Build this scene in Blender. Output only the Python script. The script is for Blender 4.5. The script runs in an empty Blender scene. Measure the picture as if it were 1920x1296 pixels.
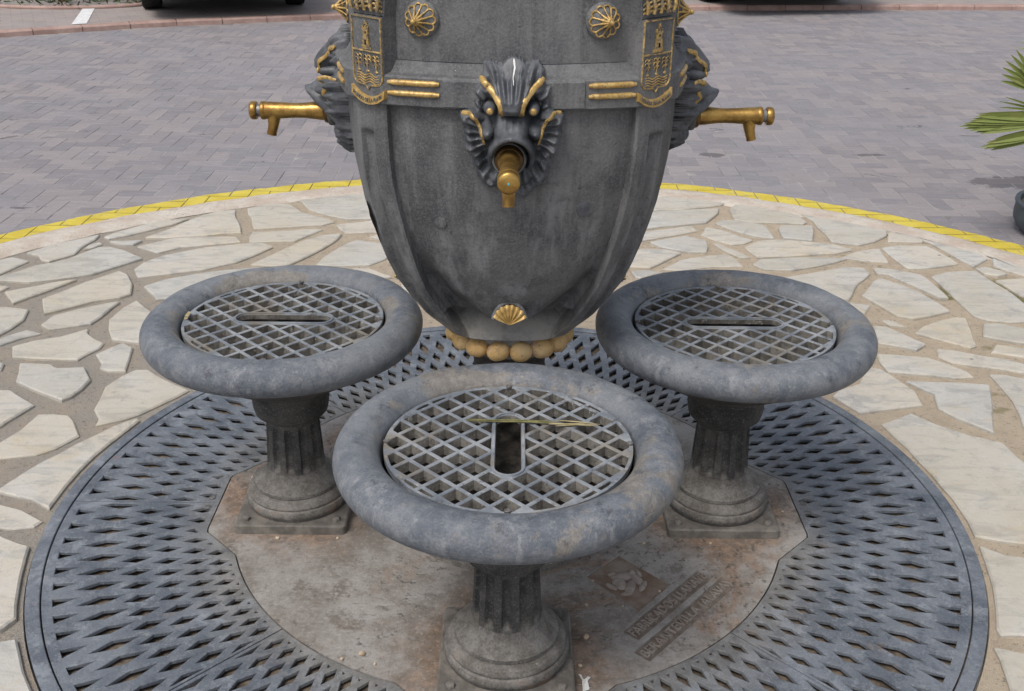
import bpy, bmesh, math, random
import numpy as np
from mathutils import Vector, Matrix, noise
from mathutils.geometry import tessellate_polygon
random.seed(7); rng = np.random.default_rng(7)
R = math.radians; PI = math.pi
sc = bpy.context.scene; col = sc.collection

# ---------------------------------------------------------------- camera
CAM = np.array([0.0012, -2.3355, 1.5519]); PITCH, YAW, ROLL, FPX = 0.4376, 0.0021, 0.0109, 1997.63
cp, sp = math.cos(PITCH), math.sin(PITCH)
FW = np.array([math.sin(YAW)*cp, math.cos(YAW)*cp, -sp]); RT0 = np.array([math.cos(YAW), -math.sin(YAW), 0.0]); UP0 = np.cross(RT0, FW)
RT = RT0*math.cos(ROLL)+UP0*math.sin(ROLL); UP = -RT0*math.sin(ROLL)+UP0*math.cos(ROLL)
cd = bpy.data.cameras.new('camera'); cam = bpy.data.objects.new('camera', cd); col.objects.link(cam)
cd.sensor_width = 36; cd.lens = 36*FPX/1920; cd.clip_start = 0.05; cd.clip_end = 600
M = Matrix(((RT[0], UP[0], -FW[0], CAM[0]), (RT[1], UP[1], -FW[1], CAM[1]), (RT[2], UP[2], -FW[2], CAM[2]), (0, 0, 0, 1)))
cam.matrix_world = M; sc.camera = cam

# ---------------------------------------------------------------- world, sun, exposure
SUN_EL, SUN_AZ = R(58), R(215)     # azimuth measured from +y clockwise: behind the camera, to the left
wd = bpy.data.worlds.new('World'); sc.world = wd; wd.use_nodes = True
nt = wd.node_tree; nt.nodes.clear()
sky = nt.nodes.new('ShaderNodeTexSky'); sky.sky_type = 'NISHITA'; sky.sun_disc = False
sky.sun_elevation = SUN_EL; sky.sun_rotation = SUN_AZ; sky.air_density = 1.0; sky.dust_density = 4.0; sky.ozone_density = 1.0; sky.altitude = 0
hsv = nt.nodes.new('ShaderNodeHueSaturation'); hsv.inputs['Saturation'].default_value = 0.42
bg = nt.nodes.new('ShaderNodeBackground'); bg.inputs['Strength'].default_value = 0.12
wo = nt.nodes.new('ShaderNodeOutputWorld')
nt.links.new(sky.outputs[0], hsv.inputs['Color']); nt.links.new(hsv.outputs[0], bg.inputs[0]); nt.links.new(bg.outputs[0], wo.inputs[0])
sl = bpy.data.lights.new('sun', 'SUN'); sl.energy = 1.35; sl.angle = R(20); sl.color = (1.0, 0.95, 0.88)
so = bpy.data.objects.new('sun', sl); col.objects.link(so)
sd = Vector((math.sin(SUN_AZ)*math.cos(SUN_EL), math.cos(SUN_AZ)*math.cos(SUN_EL), math.sin(SUN_EL)))
so.rotation_euler = sd.to_track_quat('Z', 'Y').to_euler(); so.location = sd*20
sc.view_settings.view_transform = 'Standard'; sc.view_settings.look = 'None'
sc.view_settings.gamma = 1; sc.view_settings.use_curve_mapping = False
sc.view_settings.exposure = 0.36

# ---------------------------------------------------------------- material helpers
class NB:
    def __init__(s, name):
        s.m = bpy.data.materials.new(name); s.m.use_nodes = True; s.t = s.m.node_tree
        s.p = s.t.nodes['Principled BSDF']; s.co = s.t.nodes.new('ShaderNodeTexCoord'); s.geo = None
    def n(s, ty): return s.t.nodes.new(ty)
    def l(s, a, b): s.t.links.new(a, b)
    def vec(s, scale=(1, 1, 1), rot=(0, 0, 0), world=False, coord='Object'):
        mp = s.n('ShaderNodeMapping'); mp.inputs['Scale'].default_value = scale; mp.inputs['Rotation'].default_value = rot
        if world:
            if not s.geo: s.geo = s.n('ShaderNodeNewGeometry')
            s.l(s.geo.outputs['Position'], mp.inputs[0])
        else: s.l(s.co.outputs[coord], mp.inputs[0])
        return mp.outputs[0]
    def noise(s, v, scale, detail=4, rough=.6, dist=0, lac=2.0):
        a = s.n('ShaderNodeTexNoise'); a.inputs['Scale'].default_value = scale; a.inputs['Detail'].default_value = detail
        a.inputs['Roughness'].default_value = rough; a.inputs['Distortion'].default_value = dist; a.inputs['Lacunarity'].default_value = lac
        s.l(v, a.inputs['Vector']); return a.outputs['Fac']
    def vor(s, v, scale, feature='F1', rnd=1.0):
        a = s.n('ShaderNodeTexVoronoi'); a.inputs['Scale'].default_value = scale; a.feature = feature
        a.inputs['Randomness'].default_value = rnd
        s.l(v, a.inputs['Vector']); return a
    def ramp(s, f, lo, hi, a=0.0, b=1.0):
        r = s.n('ShaderNodeMapRange'); r.interpolation_type = 'SMOOTHSTEP'
        r.inputs['From Min'].default_value = lo; r.inputs['From Max'].default_value = hi
        r.inputs['To Min'].default_value = a; r.inputs['To Max'].default_value = b
        s.l(f, r.inputs['Value']); return r.outputs[0]
    def mix(s, f, a, b, mode='MIX'):
        m = s.n('ShaderNodeMix'); m.data_type = 'RGBA'; m.blend_type = mode
        if isinstance(f, (int, float)): m.inputs[0].default_value = f
        else: s.l(f, m.inputs[0])
        for v, i in ((a, 6), (b, 7)):
            if isinstance(v, tuple): m.inputs[i].default_value = (*v, 1)
            else: s.l(v, m.inputs[i])
        return m.outputs[2]
    def math(s, op, a, b=0.0):
        m = s.n('ShaderNodeMath'); m.operation = op
        for v, i in ((a, 0), (b, 1)):
            if isinstance(v, (int, float)): m.inputs[i].default_value = v
            else: s.l(v, m.inputs[i])
        return m.outputs[0]
    def bump(s, h, strength=.3, dist=.01, prev=None):
        b = s.n('ShaderNodeBump'); b.inputs['Strength'].default_value = strength; b.inputs['Distance'].default_value = dist
        s.l(h, b.inputs['Height'])
        if prev: s.l(prev, b.inputs['Normal'])
        return b.outputs[0]
    def objrand(s):
        o = s.n('ShaderNodeObjectInfo'); return o.outputs['Random']
    def island(s):
        if not s.geo: s.geo = s.n('ShaderNodeNewGeometry')
        return s.geo.outputs['Random Per Island']
    def sep(s, v):
        x = s.n('ShaderNodeSeparateXYZ'); s.l(v, x.inputs[0]); return x.outputs
    def out(s, colr=None, rough=None, metal=None, normal=None, spec=None):
        for k, v in (('Base Color', colr), ('Roughness', rough), ('Metallic', metal), ('Normal', normal), ('Specular IOR Level', spec)):
            if v is None: continue
            if isinstance(v, tuple): s.p.inputs[k].default_value = (*v, 1)
            elif isinstance(v, (int, float)): s.p.inputs[k].default_value = v
            else: s.l(v, s.p.inputs[k])
        return s.m

def mat_urn():
    b = NB('weathered_dark_iron'); v = b.vec(world=True)
    vs = b.vec(scale=(1, 1, .09), world=True)
    streak = b.ramp(b.noise(vs, 17, 6, .7), .44, .66)
    big = b.ramp(b.noise(v, 4.5, 7, .7), .38, .62)
    c = b.mix(big, (.064, .067, .074), (.13, .131, .133))
    low = b.ramp(b.sep(v)[2], 1.12, .72, .45, 1.0)
    c = b.mix(b.math('MULTIPLY', b.math('MULTIPLY', streak, .85), low), c, (.225, .228, .237))
    st2 = b.ramp(b.noise(b.vec(scale=(1, 1, .05), world=True), 60, 4, .7), .52, .68)
    c = b.mix(b.math('MULTIPLY', st2, .4), c, (.055, .057, .062))
    blot = b.ramp(b.noise(v, 17, 6, .7), .56, .66)
    c = b.mix(b.math('MULTIPLY', blot, .5), c, (.052, .053, .058))
    pit = b.ramp(b.noise(v, 95, 6, .8), .54, .62)
    c = b.mix(b.math('MULTIPLY', pit, .4), c, (.05, .05, .053))
    fine = b.noise(v, 240, 3, .7)
    c = b.mix(b.ramp(fine, .42, .70, 0, .34), c, (.24, .238, .235))
    zz = b.sep(v)[2]
    c = b.mix(b.math('MULTIPLY', b.ramp(zz, .612, .575), b.ramp(b.noise(v, 20, 6, .75), .36, .6, .35, .9)), c, (.30, .285, .26))
    sp = b.ramp(b.vor(v, 55).outputs['Distance'], .025, .06, 1, 0)
    pick = b.ramp(b.noise(v, 33, 2), .58, .62)
    c = b.mix(b.math('MULTIPLY', sp, pick), c, (.5, .49, .46))
    h = b.math('ADD', b.noise(v, 160, 4, .6), b.math('MULTIPLY', b.noise(v, 28, 4, .6), .8))
    return b.out(c, b.ramp(big, 0, 1, .58, .72), 0.0, b.bump(h, .35, .004), .35)
def mat_mask():
    b = NB('blue_black_mask_iron'); v = b.vec(world=True)
    c = b.mix(b.ramp(b.noise(v, 16, 6, .7), .38, .62), (.054, .059, .069), (.118, .124, .136))
    c = b.mix(b.ramp(b.noise(v, 110, 5, .75), .55, .7, 0, .4), c, (.16, .16, .165))
    return b.out(c, b.ramp(b.noise(v, 30, 4), .3, .7, .38, .58), 0, b.bump(b.noise(v, 170, 4), .25, .002), .5)
def mat_basin():
    b = NB('weathered_grey_cast_iron'); v = b.vec(world=True); o = b.sep(b.vec())
    rad = b.math('SQRT', b.math('ADD', b.math('MULTIPLY', o[0], o[0]), b.math('MULTIPLY', o[1], o[1])))
    c = b.mix(b.ramp(b.noise(v, 5, 8, .76), .38, .62), (.088, .102, .127), (.178, .193, .213))
    c = b.mix(b.ramp(b.noise(v, 38, 6, .75), .42, .66, 0, .5), c, (.23, .243, .262))
    inner = b.ramp(b.math('ADD', rad, b.math('MULTIPLY', b.noise(v, 14, 5, .7), .035)), .272, .300, .085, 0)
    tan = b.ramp(b.math('ADD', b.noise(v, 3.4, 8, .74, .3), inner), .555, .62)
    c = b.mix(b.math('MULTIPLY', tan, .7), c, b.mix(b.ramp(b.noise(v, 60, 5, .7), .4, .65), (.19, .165, .135), (.29, .26, .22)))
    dk = b.ramp(b.noise(v, 14, 8, .8), .575, .64)
    c = b.mix(b.math('MULTIPLY', dk, .75), c, (.05, .055, .068))
    fl = b.ramp(b.noise(v, 120, 5, .75), .60, .68)
    c = b.mix(b.math('MULTIPLY', fl, b.ramp(b.noise(v, 7, 3), .45, .6, 0, .8)), c, (.055, .055, .058))
    sp = b.ramp(b.vor(v, 70).outputs['Distance'], .05, .10, 1, 0)
    c = b.mix(b.math('MULTIPLY', sp, b.ramp(b.noise(v, 14, 3), .56, .62)), c, (.028, .028, .03))
    gr = b.noise(v, 230, 5, .8)
    c = b.mix(b.ramp(gr, .52, .68, 0, .28), c, (.34, .345, .35)); c = b.mix(b.ramp(gr, .48, .34, 0, .32), c, (.05, .054, .064))
    drip = b.ramp(b.noise(b.vec(scale=(1, 1, .22), world=True), 30, 6, .75), .56, .66)
    c = b.mix(b.math('MULTIPLY', drip, .45), c, (.30, .31, .325))
    chip = b.ramp(b.noise(v, 26, 8, .82, .3), .64, .655)
    c = b.mix(b.math('MULTIPLY', chip, .85), c, (.36, .335, .295))
    h = b.math('ADD', b.noise(v, 210, 4, .7), b.math('ADD', b.math('MULTIPLY', b.noise(v, 40, 6, .75), 1.2), b.math('MULTIPLY', chip, -.5)))
    return b.out(c, b.ramp(b.noise(v, 12, 3), .3, .7, .42, .66), 0.0, b.bump(h, .55, .004), .5)
def mat_bowl_under():
    b = NB('shade_darkened_pedestal_iron'); v = b.vec(world=True); z = b.sep(v)[2]
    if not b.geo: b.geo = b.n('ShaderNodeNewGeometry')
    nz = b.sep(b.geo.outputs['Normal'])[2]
    c = b.mix(b.ramp(b.noise(v, 9, 7, .75), .40, .60), (.035, .035, .036), (.078, .076, .073))  # iron colour lowered to hold the shade under the bowl; dust lightens the foot
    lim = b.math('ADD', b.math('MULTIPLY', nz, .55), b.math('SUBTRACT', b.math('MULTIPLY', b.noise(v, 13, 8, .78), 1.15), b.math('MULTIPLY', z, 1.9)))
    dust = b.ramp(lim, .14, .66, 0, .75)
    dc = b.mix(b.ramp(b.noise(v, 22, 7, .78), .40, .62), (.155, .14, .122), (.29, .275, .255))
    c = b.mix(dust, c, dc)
    gr = b.noise(v, 210, 5, .8)
    c = b.mix(b.ramp(gr, .52, .68, 0, .5), c, (.30, .285, .26)); c = b.mix(b.ramp(gr, .48, .36, 0, .5), c, (.05, .047, .043))
    rust = b.math('MULTIPLY', b.ramp(b.noise(v, 11, 7, .76), .55, .63), b.ramp(z, .10, .01))
    c = b.mix(b.math('MULTIPLY', rust, .65), c, (.23, .13, .075))
    sp = b.ramp(b.vor(v, 40).outputs['Distance'], .03, .06, 1, 0)
    c = b.mix(b.math('MULTIPLY', sp, b.ramp(b.noise(v, 20, 2), .58, .6)), c, (.45, .41, .35))
    h = b.math('ADD', b.noise(v, 190, 4, .7), b.noise(v, 35, 5, .7))
    return b.out(c, .75, 0.0, b.bump(h, .45, .003), .3)
def mat_grid():
    b = NB('limescaled_grid_iron'); v = b.vec(world=True)
    c = b.mix(b.ramp(b.noise(v, 11, 5, .65), .38, .64), (.15, .17, .20), (.29, .31, .335))
    c = b.mix(b.ramp(b.noise(v, 30, 6, .7), .55, .68, 0, .8), c, (.075, .072, .068))
    c = b.mix(b.ramp(b.noise(v, 70, 5, .7), .57, .72, 0, .7), c, (.44, .43, .41))
    c = b.mix(b.ramp(b.noise(v, 6, 4, .7), .52, .66, 0, .65), c, (.22, .185, .135))
    h = b.math('ADD', b.noise(v, 260, 4, .65), b.noise(v, 60, 4, .6))
    return b.out(c, .68, 0.0, b.bump(h, .5, .004), .35)
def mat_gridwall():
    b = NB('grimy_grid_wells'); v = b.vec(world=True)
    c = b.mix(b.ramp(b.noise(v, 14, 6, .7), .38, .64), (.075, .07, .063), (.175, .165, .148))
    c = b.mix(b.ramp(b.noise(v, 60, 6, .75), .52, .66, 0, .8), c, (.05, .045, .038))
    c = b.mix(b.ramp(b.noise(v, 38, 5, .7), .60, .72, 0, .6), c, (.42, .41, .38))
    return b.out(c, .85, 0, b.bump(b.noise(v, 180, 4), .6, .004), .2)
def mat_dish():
    b = NB('near_black_basin_floor'); v = b.vec(world=True)
    c = b.mix(b.ramp(b.noise(v, 24, 6, .7), .38, .64), (.015, .014, .013), (.05, .045, .04))  # floor near black, so the grid openings read black
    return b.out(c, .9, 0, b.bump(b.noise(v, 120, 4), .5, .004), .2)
def mat_grate():
    b = NB('blue_grey_floor_grate_iron'); v = b.vec(world=True)
    xyz = b.sep(v); r = b.math('SQRT', b.math('ADD', b.math('MULTIPLY', xyz[0], xyz[0]), b.math('MULTIPLY', xyz[1], xyz[1])))
    c = b.mix(b.ramp(b.noise(v, 6, 5, .65), .36, .66), (.088, .103, .127), (.155, .174, .203))
    c = b.mix(b.ramp(b.noise(v, 30, 8, .8), .50, .66, 0, .7), c, (.235, .25, .272))
    c = b.mix(b.ramp(b.noise(v, 17, 8, .8), .54, .64, 0, .65), c, (.04, .048, .064))
    dusty = b.ramp(b.math('ADD', r, b.math('MULTIPLY', b.noise(v, 5, 5, .7), .25)), 1.0, .80, 0, .8)
    c = b.mix(dusty, c, b.mix(b.ramp(b.noise(v, 16, 5, .7), .4, .65), (.155, .145, .13), (.26, .25, .235)))
    sp = b.ramp(b.vor(v, 120).outputs['Distance'], .08, .16, 1, 0)
    c = b.mix(b.math('MULTIPLY', sp, b.ramp(b.noise(v, 9, 3), .54, .62)), c, (.05, .05, .052))
    gr = b.noise(v, 240, 5, .8)
    c = b.mix(b.ramp(gr, .52, .68, 0, .3), c, (.30, .31, .32)); c = b.mix(b.ramp(gr, .48, .36, 0, .3), c, (.045, .05, .06))
    md = b.noise(v, 9, 8, .8, .4); c = b.mix(b.ramp(md, .53, .62, 0, .55), c, (.25, .275, .31)); c = b.mix(b.ramp(md, .46, .38, 0, .55), c, (.05, .062, .085))
    rs = b.math('MULTIPLY', b.ramp(b.noise(v, 7, 8, .8), .60, .66), .5)
    c = b.mix(rs, c, (.20, .145, .105))
    red = b.math('MULTIPLY', b.ramp(b.noise(v, 15, 4, .7), .62, .70), b.ramp(r, 1.08, 1.13))
    c = b.mix(b.math('MULTIPLY', red, .6), c, (.2, .07, .06))
    h = b.math('ADD', b.noise(v, 260, 4, .65), b.math('MULTIPLY', b.noise(v, 50, 4, .6), 1.2))
    return b.out(c, b.ramp(b.noise(v, 14, 4), .3, .7, .45, .68), 0, b.bump(h, .32, .003), .5)
def mat_plate():
    b = NB('worn_base_plate'); v = b.vec(world=True); xyz = b.sep(v)
    c = b.mix(b.ramp(b.noise(v, 3.8, 9, .78), .38, .60), (.18, .16, .14), (.325, .31, .295))
    rust = b.ramp(b.noise(v, 2.9, 8, .74, .5), .50, .60)
    c = b.mix(b.math('MULTIPLY', rust, .75), c, b.mix(b.ramp(b.noise(v, 40, 6, .75), .4, .62), (.19, .125, .085), (.30, .205, .145)))
    near = 0.0
    for (fx, fy) in ((0, -.58), (-.54, 0), (.54, 0)):
        ex = b.math('SUBTRACT', xyz[0], fx); ey = b.math('SUBTRACT', xyz[1], fy)
        d = b.math('SQRT', b.math('ADD', b.math('MULTIPLY', ex, ex), b.math('MULTIPLY', ey, ey)))
        k = b.ramp(b.math('ADD', d, b.math('MULTIPLY', b.math('SUBTRACT', b.noise(v, 6, 8, .78), .5), .42)), .27, .12)
        near = b.math('MAXIMUM', near, k)
    c = b.mix(b.math('MULTIPLY', near, .8), c, b.mix(b.ramp(b.noise(v, 30, 7, .78), .42, .6), (.135, .09, .062), (.27, .175, .115)))
    br = b.ramp(b.noise(v, 7, 9, .8), .54, .62)
    c = b.mix(b.math('MULTIPLY', br, .65), c, (.12, .10, .083))
    gm = b.ramp(b.noise(v, 2.6, 3), .42, .56)
    spd = b.ramp(b.noise(v, 42, 5, .8), .555, .61)
    c = b.mix(b.math('MULTIPLY', spd, b.math('MULTIPLY', gm, .8)), c, (.07, .066, .06))
    c = b.mix(b.ramp(b.noise(v, 85, 6, .8), .50, .68, 0, .5), c, (.42, .395, .36))
    c = b.mix(b.ramp(b.noise(v, 130, 5, .8), .54, .68, 0, .45), c, (.12, .105, .09))
    h = b.math('ADD', b.noise(v, 200, 5, .7), b.math('ADD', b.math('MULTIPLY', spd, -.6), b.noise(v, 45, 5, .7)))
    return b.out(c, .78, 0, b.bump(h, .5, .003), .3)
def mat_gilt(name='gold_paint', worn=.62, dark=(.06, .06, .062)):
    b = NB(name); v = b.vec(world=True)
    c = b.mix(b.ramp(b.noise(v, 60, 4, .65), .35, .7), (.43, .275, .085), (.66, .46, .18))
    c = b.mix(b.ramp(b.noise(v, 130, 4, .7), .60-.2*worn, .72-.1*worn, 0, worn), c, dark)
    return b.out(c, .42, .35, b.bump(b.noise(v, 200, 4), .3, .002), .5)
def mat_brass():
    b = NB('tarnished_brass'); v = b.vec(world=True)
    c = b.mix(b.ramp(b.noise(v, 22, 5, .65), .36, .66), (.24, .135, .038), (.46, .29, .085))
    c = b.mix(b.ramp(b.noise(v, 70, 5, .7), .58, .74, 0, .7), c, (.10, .062, .025))
    return b.out(c, b.ramp(b.noise(v, 45, 4), .3, .7, .26, .48), .8, b.bump(b.noise(v, 140, 4), .2, .002), .5)
def mat_bead():
    b = NB('ochre_painted_bead'); v = b.vec(world=True)
    c = b.mix(b.ramp(b.noise(v, 18, 5, .65), .36, .66), (.54, .34, .13), (.64, .47, .25))
    c = b.mix(b.ramp(b.noise(v, 34, 7, .78), .54, .64, 0, .7), c, (.36, .23, .12))
    c = b.mix(b.ramp(b.noise(v, 22, 5, .7), .58, .66, 0, .5), c, (.50, .33, .27))
    c = b.mix(b.ramp(b.noise(v, 110, 6, .8), .57, .64, 0, .8), c, (.13, .11, .09))
    return b.out(c, .7, 0, b.bump(b.noise(v, 120, 4), .3, .003), .3)
def mat_stone():
    b = NB('pale_limestone_flag'); v = b.vec(world=True); r = b.objrand()
    c = b.mix(r, (.42, .414, .39), (.53, .478, .395))
    c = b.mix(b.ramp(b.noise(v, 3.5, 6, .65, .5), .38, .66, 0, .65), c, (.50, .495, .475))
    c = b.mix(b.ramp(b.noise(v, 5, 6, .7, 1.2), .55, .72, 0, .55), c, (.46, .37, .235))
    c = b.mix(b.ramp(b.noise(b.vec(scale=(1, 3.2, 1), rot=(0, 0, .6), world=True), 6, 7, .7, .8), .47, .64, 0, .65), c, (.30, .298, .288))
    c = b.mix(b.ramp(b.noise(v, 22, 7, .75), .50, .70, 0, .5), c, (.54, .53, .50))
    sp = b.ramp(b.vor(v, 9).outputs['Distance'], .05, .09, 1, 0)
    c = b.mix(b.math('MULTIPLY', sp, b.ramp(b.noise(v, 3, 2), .60, .63)), c, (.16, .16, .165))
    c = b.mix(b.ramp(b.noise(v, 1.3, 4, .6), .42, .62, 0, .55), c, b.mix(.5, c, (.42, .36, .25)))
    c = b.mix(b.ramp(b.noise(v, 11, 7, .78, .5), .54, .66, 0, .55), c, (.27, .262, .25))
    c = b.mix(b.ramp(b.noise(v, 260, 3, .7), .5, .85, 0, .35), c, (.34, .32, .29))
    c = b.mix(b.ramp(b.noise(v, 70, 7, .8), .54, .68, 0, .4), c, (.25, .24, .225))
    h = b.math('ADD', b.math('MULTIPLY', b.noise(v, 24, 8, .72), 1.6), b.math('MULTIPLY', b.noise(v, 190, 4, .6), .5))
    return b.out(c, .72, 0, b.bump(h, .4, .005), .35)
MOSS = (1.97, 1.48)
def mat_mortar():
    b = NB('sandy_mortar'); v = b.vec(world=True); xyz = b.sep(v)
    warm = b.ramp(b.math('ADD', b.math('ADD', xyz[0], b.math('MULTIPLY', xyz[1], .55)), b.math('MULTIPLY', b.noise(v, 1.6, 4), 1.4)), -.3, 1.5)
    c = b.mix(warm, (.345, .32, .285), (.53, .445, .34))
    c = b.mix(b.ramp(b.noise(v, 9, 5, .7), .42, .66, 0, .6), c, (.43, .345, .265))
    c = b.mix(b.ramp(b.noise(v, 75, 5, .78), .55, .66, 0, .7), c, (.14, .125, .108))
    c = b.mix(b.ramp(b.noise(v, 230, 3, .7), .5, .75, 0, .5), c, (.56, .49, .40))
    dx = b.math('SUBTRACT', xyz[0], MOSS[0]); dy = b.math('SUBTRACT', xyz[1], MOSS[1])
    patch = b.ramp(b.math('SQRT', b.math('ADD', b.math('MULTIPLY', dx, dx), b.math('MULTIPLY', dy, dy))), .26, .12)
    moss = b.math('MAXIMUM', b.math('MULTIPLY', b.ramp(b.noise(v, 4.3, 4, .6), .585, .66), b.ramp(xyz[0], 1.2, 1.7)), b.math('MULTIPLY', patch, b.ramp(b.noise(v, 22, 4, .7), .36, .5)))
    c = b.mix(b.math('MULTIPLY', moss, .8), c, (.13, .125, .03))
    h = b.math('ADD', b.noise(v, 95, 5, .75), b.noise(v, 260, 3, .7))
    return b.out(c, .92, 0, b.bump(h, .9, .008), .15)
def mat_edge():
    b = NB('plastered_island_edge'); v = b.vec(world=True)
    c = b.mix(b.ramp(b.noise(v, 6, 6, .7), .38, .64), (.54, .455, .385), (.65, .60, .53))
    c = b.mix(b.ramp(b.noise(v, 45, 5, .75), .55, .70, 0, .6), c, (.26, .20, .165))
    return b.out(c, .9, 0, b.bump(b.math('ADD', b.noise(v, 28, 5, .7), b.noise(v, 150, 4, .7)), .8, .01), .15)
def mat_brick(name, a, bb, patch=(.225, .225, .25)):
    b = NB(name); v = b.vec(world=True); rn = b.math('FRACT', b.math('ADD', b.island(), b.objrand()))
    c = b.mix(rn, a, bb)
    c = b.mix(b.ramp(b.noise(v, 1.1, 4, .6), .40, .62, 0, .5), c, patch)
    c = b.mix(b.ramp(b.noise(b.vec(scale=(1, 4, 1), world=True), 9, 5, .7), .48, .72, 0, .35), c, (.33, .32, .335))
    c = b.mix(b.ramp(b.noise(v, 110, 6, .8), .50, .66, 0, .5), c, (.15, .138, .145))
    c = b.mix(b.ramp(b.noise(b.vec(scale=(.6, 3, 1), world=True), 14, 8, .8), .52, .64, 0, .4), c, (.37, .355, .36))
    st = b.math('MULTIPLY', b.ramp(b.noise(b.vec(scale=(.75, 1.3, 1), world=True), 2.6, 6, .75, .6), .635, .66), .7)
    xyz = b.sep(v)
    for (sx, sy, rx, ry) in ((2.66, 3.13, .25, .10), (1.13, 3.62, .075, .05), (2.05, 3.66, .10, .03)):
        ex = b.math('DIVIDE', b.math('SUBTRACT', xyz[0], sx), rx); ey = b.math('DIVIDE', b.math('SUBTRACT', xyz[1], sy), ry)
        q = b.math('ADD', b.math('SQRT', b.math('ADD', b.math('MULTIPLY', ex, ex), b.math('MULTIPLY', ey, ey))), b.math('MULTIPLY', b.math('SUBTRACT', b.noise(v, 11, 5, .7), .5), 2.2))
        st = b.math('MAXIMUM', st, b.ramp(q, 1.05, .9, 0, .75))
    c = b.mix(st, c, (.085, .08, .09))
    c = b.mix(b.math('MULTIPLY', b.ramp(b.noise(v, 9, 4, .7), .70, .735), .6), c, (.5, .49, .48))
    return b.out(c, .8, 0, b.bump(b.noise(v, 170, 4, .7), .35, .003), .3)
def mat_joint():
    b = NB('brick_joint_sand'); v = b.vec(world=True)
    c = b.mix(b.ramp(b.noise(v, 3.5, 5, .7), .40, .60), (.19, .18, .185), (.36, .345, .335))
    return b.out(c, .95, 0, b.bump(b.noise(v, 200, 3), .5, .003), .1)
def mat_yellow():
    b = NB('yellow_road_paint'); v = b.vec(world=True)
    c = b.mix(b.ramp(b.noise(v, 8, 5, .65), .36, .66), (.53, .415, .045), (.61, .50, .085))
    c = b.mix(b.ramp(b.noise(v, 26, 8, .82), .565, .61, 0, .85), c, (.34, .30, .22))
    c = b.mix(b.ramp(b.noise(v, 150, 5, .8), .56, .68, 0, .4), c, (.30, .25, .12))
    return b.out(c, .7, 0, b.bump(b.noise(v, 180, 4, .7), .35, .003), .3)
def mat_simple(name, c1, c2, scale=8, rough=.8, metal=0, bump=.3, spec=.3, bscale=120):
    b = NB(name); v = b.vec(world=True)
    c = b.mix(b.ramp(b.noise(v, scale, 5, .65), .36, .66), c1, c2)
    return b.out(c, rough, metal, b.bump(b.noise(v, bscale, 4, .65), bump, .003) if bump else None, spec)
def mat_leaf():
    b = NB('palm_leaf_green'); v = b.vec(world=True); rn = b.island()
    c = b.mix(rn, (.06, .12, .025), (.23, .25, .065))
    c = b.mix(b.ramp(b.noise(v, 12, 3), .52, .72, 0, .5), c, (.25, .23, .08))
    return b.out(c, .5, 0, None, .4)

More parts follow.
